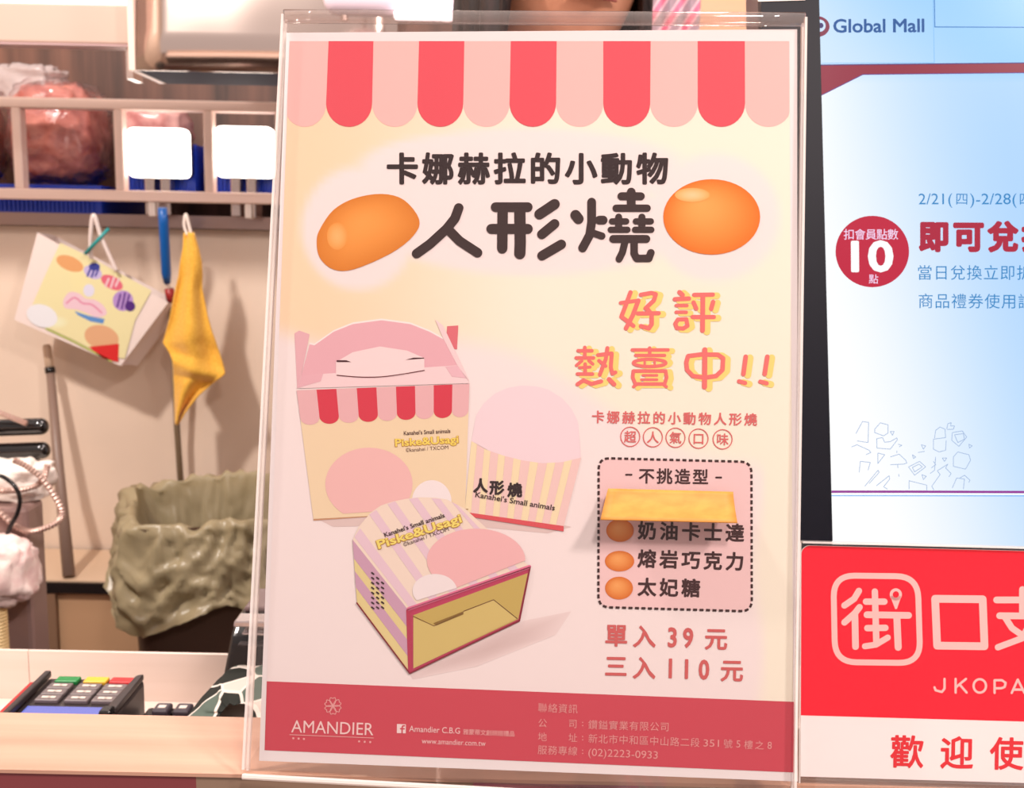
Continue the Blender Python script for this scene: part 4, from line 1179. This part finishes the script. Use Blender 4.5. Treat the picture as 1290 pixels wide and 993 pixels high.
A.shade([(70 + 18 * math.cos(k * .4), 414 - 8 + 9 * math.sin(k * .4)) for k in range(16)], (255, 244, 200), YE, 1)
# sweets: striped candies and macaroons
for (x, y, rx, ry, c1, c2, r) in ((117, 343, 12, 8, (214, 190, 226), (88, 84, 160), 25), (141, 356, 15, 8, (240, 112, 128), (252, 206, 206), 28), (155, 379, 13, 13, (196, 150, 206), (112, 70, 140), 15)):
    A.ell((x, y), rx, ry, c1, 2, 24, r)
    for k in (-.45, .05, .5): A.stroke([(x + rx * k * .9 + 2, y - ry * .75 * (1 - k * k)), (x + rx * k * .9 - 2, y + ry * .75 * (1 - k * k))], 2.6, c2, 3)
A.ell((164, 386), 6.5, 6.5, (92, 50, 124), 4); A.ell((119, 336), 7, 5, (70, 72, 150), 4)
A.ell((88, 332), 18, 9, (244, 170, 110), 2, 24, 22); A.ell((53, 398), 20, 14, (252, 240, 236), 2, 24, 20); A.ell((128, 425), 22, 15, (240, 176, 130), 2, 24, 15)
# a pink swash and a blue ribbon in the middle of the print
A.poly([(80, 378), (88, 368), (100, 370), (108, 376), (120, 378), (131, 386), (134, 396), (122, 400), (108, 394), (96, 390), (82, 388)], (252, 206, 210), 3, 5)
A.stroke([(84, 382), (94, 375), (104, 382), (116, 384), (128, 394)], 2.4, (240, 150, 172), 4, sm=5)
A.poly([(94, 392), (112, 398), (132, 402), (130, 408), (114, 405), (98, 397)], (108, 150, 204), 4)
A.ell((112, 366), 7, 8, (240, 226, 236), 3)
A.poly([(112, 437), (150, 433), (149, 456), (130, 452)], (232, 52, 50), 4)
A.stroke([(58, 414), (92, 430), (140, 455)], 2, (206, 210, 110), 4)
pr = A.build('printed_front', M_print, bag, 'yellow front print with striped sweets')
pr.matrix_parent_inverse = Matrix.Identity(4); pr.matrix_basis = Matrix.Translation(-bag.location) @ BP.matrix()
hk = at(118, 271, 2.045)
MB().tube(smooth_path([at(115, 326, By - .012), at(114, 300, 2.05), hk, at(128, 300, 2.05), at(147, 342, By - .012)], 8), .0042, 8).build('handle', M_bagw, bag, smooth=True)
ts = MB().tube([at(107, 320, 2.045), at(137, 288, 2.045)], .0036, 8).build('drinking_straw', mat('teal_plastic', (40, 150, 150), .35), smooth=True)
tag(ts, 'teal straw tucked in the top of the printed paper bag', 'straw')

# yellow cloth
rows = [(293, 232, 244), (312, 230, 250), (330, 227, 254), (348, 225, 255), (365, 221, 255), (400, 214, 262), (418, 209, 267), (432, 205, 272), (444, 213, 276), (456, 218, 280), (470, 218.5, 284), (478, 219, 275), (484, 219.5, 266), (500, 220, 248), (520, 220.5, 233), (535, 221, 224)]
clo = thing('yellow_cloth', at(238, 280, 2.04), 'yellow cleaning cloth hanging by a white loop beside the blue brush', 'cloth')


def cl(u, v):
    t = v * (len(rows) - 1); i = min(int(t), len(rows) - 2); f = t - i
    y, l, r = [rows[i][k] + (rows[i + 1][k] - rows[i][k]) * f for k in range(3)]
    fold = .014 * math.sin(u * 7.5 + v * 2.2) * min(1, v * 2 + .25) + .010 * noise.noise(Vector((u * 3, v * 6, 1)))
    if v > .55: fold += -.016 * sstep(.2, .0, abs((v - .6) - u * .12) * 2.2)
    return at(l + (r - l) * u, y, 2.042 + fold)


M_cl = noisy(mat('yellow_towel', (240, 182, 64), .85, sheen=.3), (232, 172, 54), (244, 190, 74), (260, 260, 260), 2, .25)
MB().grid(cl, 28, 64).build('towel', M_cl, clo, smooth=True, solid=.003)
MB().tube(smooth_path([at(236, 296, 2.042), at(232, 284, 2.042), at(234, 270, 2.042), at(238, 284, 2.042), at(241, 296, 2.042)], 6), .003, 8).build('hanging_loop', M_white, clo, smooth=True)

# blue handled brush
br = thing('floor_brush', at(230, 700, 2.14), 'blue handled brush with grey stick hanging on the beige wall', 'brush')
MB().tube([at(204.5, 262, 2.045), at(206, 280, 2.05), at(209.5, 345, 2.09), at(210.5, 356, 2.10)], [.0085, .0095, .0095, .007], 12).build('grip', mat('blue_grip', (10, 92, 172), .35), br, smooth=True)
MB().tube([at(210.5, 356, 2.10), at(213, 366, 2.11)], .0045, 10).build('ferrule', M_white, br, smooth=True)
MB().tube([at(213, 364, 2.11), at(216, 380, 2.115)], .0095, 12).build('collar', mat('red_collar', (160, 44, 44), .4), br, smooth=True)
MB().tube([at(216, 380, 2.115), at(223, 540, 2.15), at(230, 640, 2.16)], .0065, 12).build('stick', mat('olive_grey_stick', (128, 110, 88), .4), br, smooth=True)
bb = at(231, 660, 2.14)
MB().box((bb.x - .06, bb.y - .02, bb.z - .05), (bb.x + .06, bb.y + .02, bb.z + .03)).build('brush_head', M_dark, br, bevel=.006)

# low cabinet along the wall
lc = thing('low_cabinet', at(90, 740, 2.0), 'low beige cabinet with a black edge along the back wall, behind the bin', 'cabinet')
z1_ = at(90, 735, 1.98).z; z0_ = at(90, 748, 1.98).z
MB().box((-1.6, 1.98, z0_ + .0), (.9, 1.992, z1_)).build('black_edge', M_black, lc)
MB().box((-1.6, 1.985, z1_ + .0005), (.9, 2.19, z1_ + .004)).build('top', mat('cabinet_top', (216, 188, 160), .4), lc)
MB().box((-1.6, 1.993, .1), (.9, 2.19, z1_)).build('carcass', mat('cabinet_beige', (204, 164, 128), .45), lc)
for x in (66, 250, 420):
    c = at(x, 780, 1.985).x; MB().box((c - .011, 1.982, .0), (c + .009, 1.994, z0_ - .001)).build('upright', mat('cabinet_upright', (136, 106, 84), .5), lc)
MB().box((-1.5, 2.0, 0), (.85, 2.17, .1)).build('plinth', M_dark, lc)

# mop
mo = thing('mop', at(88, 725, 2.05), 'grey mop pole with pale top grip leaning on the wall under the printed bag', 'mop')
MB().tube([at(58.5, 434, 2.165), at(59, 437, 2.165), at(63, 466, 2.155)], [.006, .0085, .0085], 12).build('grip', mat('pale_grip', (206, 178, 152), .45), mo, smooth=True)
MB().tube([at(62.5, 463, 2.155), at(63.5, 470, 2.153)], .0105, 12).build('collar', M_black, mo, smooth=True)
MB().tube([at(63.5, 469, 2.153), at(74, 590, 2.10), atz(87, 726, z1_ + .008)], [.0085, .0105, .0125], 12).build('pole', mat('mop_pole_grey', (140, 116, 104), .4), mo, smooth=True)

# waste bin with liner
bt_ = thing('waste_bin', (at(255, 640, 1.74).x, 1.74, 0), 'dark brown waste bin lined with an olive plastic bag', 'bin')
bc = Vector((bt_.location.x + .014, 1.75, 0)); rimz = at(200, 652, 1.62).z
ROT = math.radians(20)


def sq(th, r, p=5.0):
    c, s = math.cos(th - ROT), math.sin(th - ROT); k = (abs(c) ** p + abs(s) ** p) ** (-1 / p); return Vector((math.cos(th) * r * k, math.sin(th) * r * k, 0))


MB().grid(lambda u, v: bc + sq(2 * math.pi * u, .105 + .032 * v, 7) + Vector((0, 0, v * (rimz - .012))), 72, 10, True).build('body', mat('bin_brown', (84, 62, 52), .45), bt_, smooth=True)
MB().add([bc + sq(2 * math.pi * k / 40, .105, 7) + Vector((0, 0, .004)) for k in range(40)], [list(range(40))]).build('bottom', M_dark, bt_)


def ridge(p): return 1 - 2 * abs(noise.noise(p))


def liner(u, v):
    th = 2 * math.pi * u
    d = sq(th, .93, 6); c, s_ = math.cos(th), math.sin(th)
    wr = noise.noise(Vector((c * 2.6, s_ * 2.6, v * 1.5))); w2 = ridge(Vector((c * 4 + v * 1.5, s_ * 4, v * 4 + 3))) - .55; w3 = ridge(Vector((c * 9, s_ * 9 + v * 3, v * 10 + 7))) - .55
    front = .5 - .5 * s_                                               # 1 towards the camera
    top = rimz + .008 - .022 * front + .012 * wr + .012 * w2
    corner = abs(math.cos(2 * (th - ROT - math.pi / 4)))
    hem = .098 + .035 * front + .042 * (corner ** 2.5) + .015 * wr
    if v < .32:
        t = v / .32; r = .106 + .028 * t + .012 * w2 * (1.2 - t) + .004 * w3; z = top - .14 * (1 - t)
    elif v < .42:
        t = (v - .32) / .10; a = math.pi * t; r = .134 + .007 - .007 * math.cos(a) + .012 * w2 * (1 - .8 * t); z = top + .003 * math.sin(a)
    else:
        t = (v - .42) / .58; r = .152 + .022 * t ** .7 + .022 * wr * t + .017 * w2 + .009 * w3; z = top - hem * t
    if v >= .42: r = max(r, .150)
    return bc + d * r + Vector((0, 0, z))


M_lin = noisy(mat('olive_liner', (150, 138, 98), .3, spec=.6), (180, 164, 130), (198, 182, 146), (16, 16, 16), 6, .5, .35, .65, dist=.005)
nt = M_lin.node_tree
rn = nt.nodes.new('ShaderNodeTexNoise'); rn.noise_type = 'RIDGED_MULTIFRACTAL'; rn.inputs['Scale'].default_value = 9; rn.inputs['Detail'].default_value = 3; rn.inputs['Distortion'].default_value = .6
rb = nt.nodes.new('ShaderNodeBump'); rb.inputs['Strength'].default_value = .55; rb.inputs['Distance'].default_value = .010
tcl = nt.nodes.new('ShaderNodeTexCoord'); nt.links.new(tcl.outputs['Object'], rn.inputs['Vector']); nt.links.new(rn.outputs['Fac'], rb.inputs['Height']); nt.links.new(rb.outputs[0], nt.nodes['Principled BSDF'].inputs['Normal'])
tr = nt.nodes.new('ShaderNodeBsdfTranslucent'); tr.inputs[0].default_value = (*lin((206, 194, 146)), 1); mxs = nt.nodes.new('ShaderNodeMixShader'); mxs.inputs[0].default_value = .32
o_ = nt.nodes['Material Output']; pbs = nt.nodes['Principled BSDF']; nt.links.new(pbs.outputs[0], mxs.inputs[1]); nt.links.new(tr.outputs[0], mxs.inputs[2]); nt.links.new(mxs.outputs[0], o_.inputs[0])
lo_ = MB().grid(liner, 180, 48, True).build('liner', M_lin, bt_, smooth=True); lo_['label'] = 'crumpled olive plastic liner folded over the rim'

# ------------------------------------------------------------------ left: griddle, cables, towels on a grey machine
gy = 1.28
mx_ = at(60, 720, gy + .05).x; mz = at(40, 640, gy).z
gx = at(-215, 560, gy + .08).x
gm = thing('grey_machine', (mx_ - .2, gy + .03, 0), 'tall mauve grey machine at the left behind the counter', 'machine')
MB().box((gx + .004, gy, .06), (mx_, gy + .05, mz)).build('body', mat('mauve_grey_metal', (150, 122, 116), .35, .2), gm, bevel=.006)
MB().box((gx - .30, gy, .06), (gx + .003, gy + .30, mz)).build('rear_body', bpy.data.materials['mauve_grey_metal'], gm, bevel=.006)
MB().box((gx - .28, gy + .01, 0), (mx_ - .02, gy + .045, .06)).build('plinth', M_dark, gm)
zg = mz
gr_ = thing('waffle_griddle', (gx - .1, gy + .1, zg), 'black griddle at the left edge, two glossy handles reaching into view', 'griddle')
zb_, zt_ = at(30, 569, gy + .08).z, at(30, 539, gy + .08).z
MB().box((gx - .26, gy + .03, zg + .001), (gx, gy + .25, zb_ + .004)).build('lower_plate', M_black, gr_, bevel=.01)
MB().box((gx - .26, gy + .03, zb_ + .006), (gx, gy + .25, zt_ + .02)).build('upper_plate', M_black, gr_, bevel=.01)
M_gl = mat('glossy_black', (20, 17, 17), .12, coat=.5)
MB().capsule((gx - .03, gy + .08, at(-215, 578, gy + .08).z), (at(63, 567, gy + .08).x, gy + .08, at(63, 567, gy + .08).z), .0115).build('lower_handle', M_gl, gr_, smooth=True)
MB().capsule((gx - .03, gy + .08, at(-215, 548, gy + .08).z), (at(61, 537, gy + .08).x, gy + .08, at(61, 537, gy + .08).z), .0115).build('upper_handle', M_gl, gr_, smooth=True)
M_braid = mat('braided_metal', (206, 176, 164), .35, .6)
hs = thing('braided_hose', at(60, 640, gy + .03), 'looped braided metal hose hanging under the black griddle handles', 'hose')
for nm, pts, dy in (('hose_loop', [(18, 580), (34, 588), (52, 602), (68, 624), (78, 645), (72, 658), (52, 667), (34, 669), (16, 660), (-6, 640), (-20, 630)], -.012), ('hose_loop', [(60, 586), (56, 600), (47, 611), (28, 617), (8, 618), (-16, 617)], -.002), ('hose_end', [(-14, 516), (4, 522), (22, 529), (34, 534)], .06)):
    pp = smooth_path([at(x, y, gy + dy) for x, y in pts], 10)
    MB().tube(pp, .0044, 8, True, 0, .32).build(nm, M_braid, hs, smooth=False)
cb_ = smooth_path([at(x, y, gy - .02) for x, y in ((-10, 598), (4, 601), (18, 612), (25, 628), (22, 646), (14, 662), (9, 674))], 8)
tag(MB().tube(cb_, .0028, 8).build('power_cord', M_black, smooth=True), 'thin black power cord curving in front of the white towel', 'cord')
M_tw = noisy(mat('white_towel', (250, 238, 228), .9), (242, 226, 214), (252, 242, 234), (60, 60, 60), 3, .3, dist=.004)
p = at(14, 616, gy + .03)
tag(lump((p.x - .01, gy + .055, p.z + .006), (.048, .040, .026), 11, .22, fs=6).build('white_towel', M_tw, smooth=True), 'bunched white towel on the grey machine under the griddle handles', 'towel')
M_pk = noisy(mat('pinkish_towel', (244, 214, 206), .9), (232, 196, 192), (250, 228, 220), (50, 50, 50), 3, .3, dist=.004)
p = at(8, 718, gy - .03)
tag(lump((p.x - .012, gy - .036, p.z), (.05, .03, .043), 15, .20, fs=6).build('pink_towel', M_pk, smooth=True), 'pinkish white towel hanging on the front of the grey machine', 'towel')
p = at(-2, 785, gy - .04)
mb = MB(); mb.tube([Vector((p.x, gy - .04, p.z - .045 + .0022 * k)) for k in range(40)], [.010 + .0016 * (k % 2) for k in range(40)], 16)
tag(mb.build('ribbed_tube', mat('cream_ribbed', (236, 206, 150), .5), smooth=False), 'cream ribbed tube at the far left below the pink towel', 'tube')

# ------------------------------------------------------------------ attendant behind the counter (only a strip of head shows above the poster)
HX, HY, HZ = .028, 1.06, 1.545
M_skin = noisy(mat('skin', (206, 142, 112), .5), (198, 134, 104), (212, 150, 120), (30, 30, 30), 3)
M_hair = noisy(mat('dark_hair', (34, 22, 22), .45), (24, 16, 17), (52, 36, 34), (200, 200, 20), 3)
M_shirt = mat('dark_shirt', (60, 52, 56), .8)
pe = thing('person', (HX, HY + .02, 0), 'person with dark hair standing behind the counter, face just above the poster', 'person')


def skin_obj(name, chains, m, parent, sub=2):
    vs, es, rs = [], [], []; idx = {}
    for ch in chains:
        prev = None
        for p, r in ch:
            k = tuple(round(c, 5) for c in p)
            if k not in idx: idx[k] = len(vs); vs.append(Vector(p)); rs.append(r)
            if prev is not None and prev != idx[k]: es.append((prev, idx[k]))
            prev = idx[k]
    o0 = wpos(parent); me = bpy.data.meshes.new(name); me.from_pydata([v - o0 for v in vs], es, [])
    o = bpy.data.objects.new(name, me); COL.objects.link(o); o.parent = parent; me.materials.append(m)
    q = o.modifiers.new('skin', 'SKIN'); q.use_smooth_shade = True
    for i, sv in enumerate(me.skin_vertices[0].data):
        r = rs[i]; sv.radius = (r, r) if not isinstance(r, tuple) else r; sv.use_root = i == 0
    q = o.modifiers.new('subdivision', 'SUBSURF'); q.levels = sub; q.render_levels = sub
    return o


B = Vector((HX, HY + .02, 0))
def V(x, y, z): return tuple(B + Vector((x, y, z)))
ch = [[(V(0, 0, .95), (.15, .11)), (V(0, 0, 1.08), (.13, .10)), (V(0, .01, 1.22), (.15, .11)), (V(0, .01, 1.32), (.13, .10)), (V(0, .01, 1.39), .055), (V(0, 0, 1.45), .05), (V(0, -.005, 1.50), .055)]]
for s in (-1, 1):
    ch.append([(V(0, .01, 1.32), (.13, .10)), (V(s * .17, .01, 1.325), .055), (V(s * .215, .02, 1.18), .045), (V(s * .225, .02, 1.06), .038), (V(s * .215, -.01, .94), .033), (V(s * .21, -.03, .84), .024), (V(s * .207, -.04, .79), (.036, .02)), (V(s * .206, -.045, .755), (.036, .017))])
    ch.append([(V(0, 0, .95), (.15, .11)), (V(s * .09, 0, .86), .085), (V(s * .095, -.005, .66), .07), (V(s * .095, 0, .48), .052), (V(s * .095, .01, .28), .045), (V(s * .095, .015, .08), .035), (V(s * .10, -.06, .045), .033), (V(s * .10, -.14, .035), .028)])
    hb = V(s * .206, -.045, .755)
    for k, (dx, ln2) in enumerate(((-.024, .055), (-.008, .068), (.008, .072), (.023, .064))):
        a0 = Vector(hb) + Vector((s * .004, dx, -.005)); ch.append([(hb, (.036, .017)), (tuple(a0 + Vector((0, 0, -.012))), .0095), (tuple(a0 + Vector((-s * .006, 0, -.012 - ln2 * .5))), .0085), (tuple(a0 + Vector((-s * .022, 0, -.012 - ln2))), .007)])
    th0 = Vector(V(s * .207, -.04, .79)); ch.append([(tuple(th0), (.036, .02)), (tuple(th0 + Vector((-s * .012, -.034, -.012))), .011), (tuple(th0 + Vector((-s * .02, -.050, -.04))), .009), (tuple(th0 + Vector((-s * .024, -.052, -.062))), .0075)])
skin_obj('body', ch, M_skin, pe)

yaw = math.radians(18)
RM = Matrix.Rotation(yaw, 3, 'Z')
HC = Vector((HX + .012, HY, HZ))


def head(u, v):
    th, ph_ = 2 * math.pi * u, math.pi * (v - .5)
    d = Vector((math.cos(th) * math.cos(ph_), math.sin(th) * math.cos(ph_), math.sin(ph_)))
    p = Vector((d.x * .076, d.y * .095, d.z * .118))
    if d.z < 0: p.x *= 1 - .26 * d.z * d.z; p.y = p.y * (1 - .18 * d.z * d.z) - .012 * d.z * d.z
    f = max(0, -d.y)
    g = lambda x0, z0, sx, sz: math.exp(-((p.x - x0) / sx) ** 2 - ((p.z - z0) / sz) ** 2) * f
    p.y -= .020 * g(0, -.022, .012, .020) + .010 * g(0, -.005, .009, .022)         # nose
    p.y += .010 * (g(-.031, .004, .016, .011) + g(.031, .004, .016, .011))         # eye sockets
    p.y -= .005 * g(0, -.058, .022, .008) + .006 * g(0, -.092, .022, .016)         # lips, chin
    p.y -= .004 * (g(-.042, -.03, .02, .02) + g(.042, -.03, .02, .02))
    return HC + RM @ p


MB().grid(head, 72, 56, True).build('head', M_skin, pe, smooth=True)
M_eye = mat('eye', (30, 22, 20), .2); M_lip = mat('lips', (188, 100, 92), .45)
for s in (-1, 1):
    c = HC + RM @ Vector((s * .031, -.083, .004))
    lump(c, (.0125, .006, .0055), 1, 0, 20, 12).build('eye', M_eye, pe, smooth=True)
    MB().tube([HC + RM @ Vector((s * x, y, z)) for x, y, z in ((.016, -.0925, .022), (.032, -.089, .026), (.047, -.078, .021))], .0026, 8).build('eyebrow', M_hair, pe, smooth=True)
    c = HC + RM @ Vector((s * .077, .006, -.008))
    lump(c, (.010, .017, .030), 3, .1, 20, 14).build('ear', M_skin, pe, smooth=True)
MB().tube([HC + RM @ Vector((x, y, z)) for x, y, z in ((-.024, -.083, -.057), (0, -.0935, -.056), (.024, -.083, -.057))], [.001, .0035, .001], 8).build('mouth', M_lip, pe, smooth=True)


def hair(u, v):
    th = 2 * math.pi * u; vv = v
    d = Vector((math.cos(th), math.sin(th), 0)); front = max(0, -d.y)
    z = .138 - vv * (.138 + .10 - .17 * sstep(.55, .9, front) * 1.0)
    k = math.sqrt(max(0, 1 - max(0, z / .138) ** 2))
    side = -1 if d.x < 0 else 1
    bul = .016 if side < 0 else .002
    rr = Vector((d.x * (.080 + bul * sstep(.05, -.06, z)), d.y * .104, 0)) * max(k, .02)
    wob = .004 * math.sin(th * 23) * sstep(.1, .6, vv)
    return HC + RM @ (Vector((rr.x, rr.y + .008, z)) + d * wob)


MB().grid(hair, 96, 24, True).build('hair', M_hair, pe, smooth=True, solid=.008)
# shirt and trousers follow the body
def shell(rings, n=40):
    def fn(u, v):
        t = v * (len(rings) - 1); i = min(int(t), len(rings) - 2); f = t - i
        a, b = rings[i], rings[i + 1]; th = 2 * math.pi * u
        x, y, z, rx, ry = [a[k] + (b[k] - a[k]) * f for k in range(5)]
        return B + Vector((x + rx * math.cos(th), y + ry * math.sin(th), z))
    return MB().grid(fn, n, len(rings) * 5, True)


shell([(0, 0, .90, .17, .125), (0, 0, 1.0, .165, .12), (0, 0, 1.1, .16, .118), (0, .01, 1.24, .182, .125), (0, .01, 1.33, .20, .115), (0, .01, 1.375, .185, .092), (0, .01, 1.398, .135, .078), (0, .01, 1.412, .070, .064)]).build('shirt', M_shirt, pe, smooth=True, solid=.004)
for s in (-1, 1):
    shell([(s * .13, .01, 1.375, .05, .06), (s * .18, .01, 1.345, .064, .068), (s * .215, .02, 1.20, .056, .058), (s * .222, .02, 1.12, .054, .054)], 24).build('sleeve', M_shirt, pe, smooth=True, solid=.004)
    shell([(s * .07, 0, .93, .105, .125), (s * .085, 0, .84, .10, .11), (s * .095, 0, .62, .085, .09), (s * .096, .005, .40, .07, .072), (s * .096, .012, .10, .055, .06)], 28).build('trouser_leg', mat('trousers', (40, 38, 46), .8), pe, smooth=True, solid=.004)
    lump(tuple(B + Vector((s * .10, -.06, .042))), (.048, .125, .042), 2, .03, 28, 14).build('shoe', M_black, pe, smooth=True)

bpy.data.objects.remove(_fo); bpy.data.curves.remove(_fc)
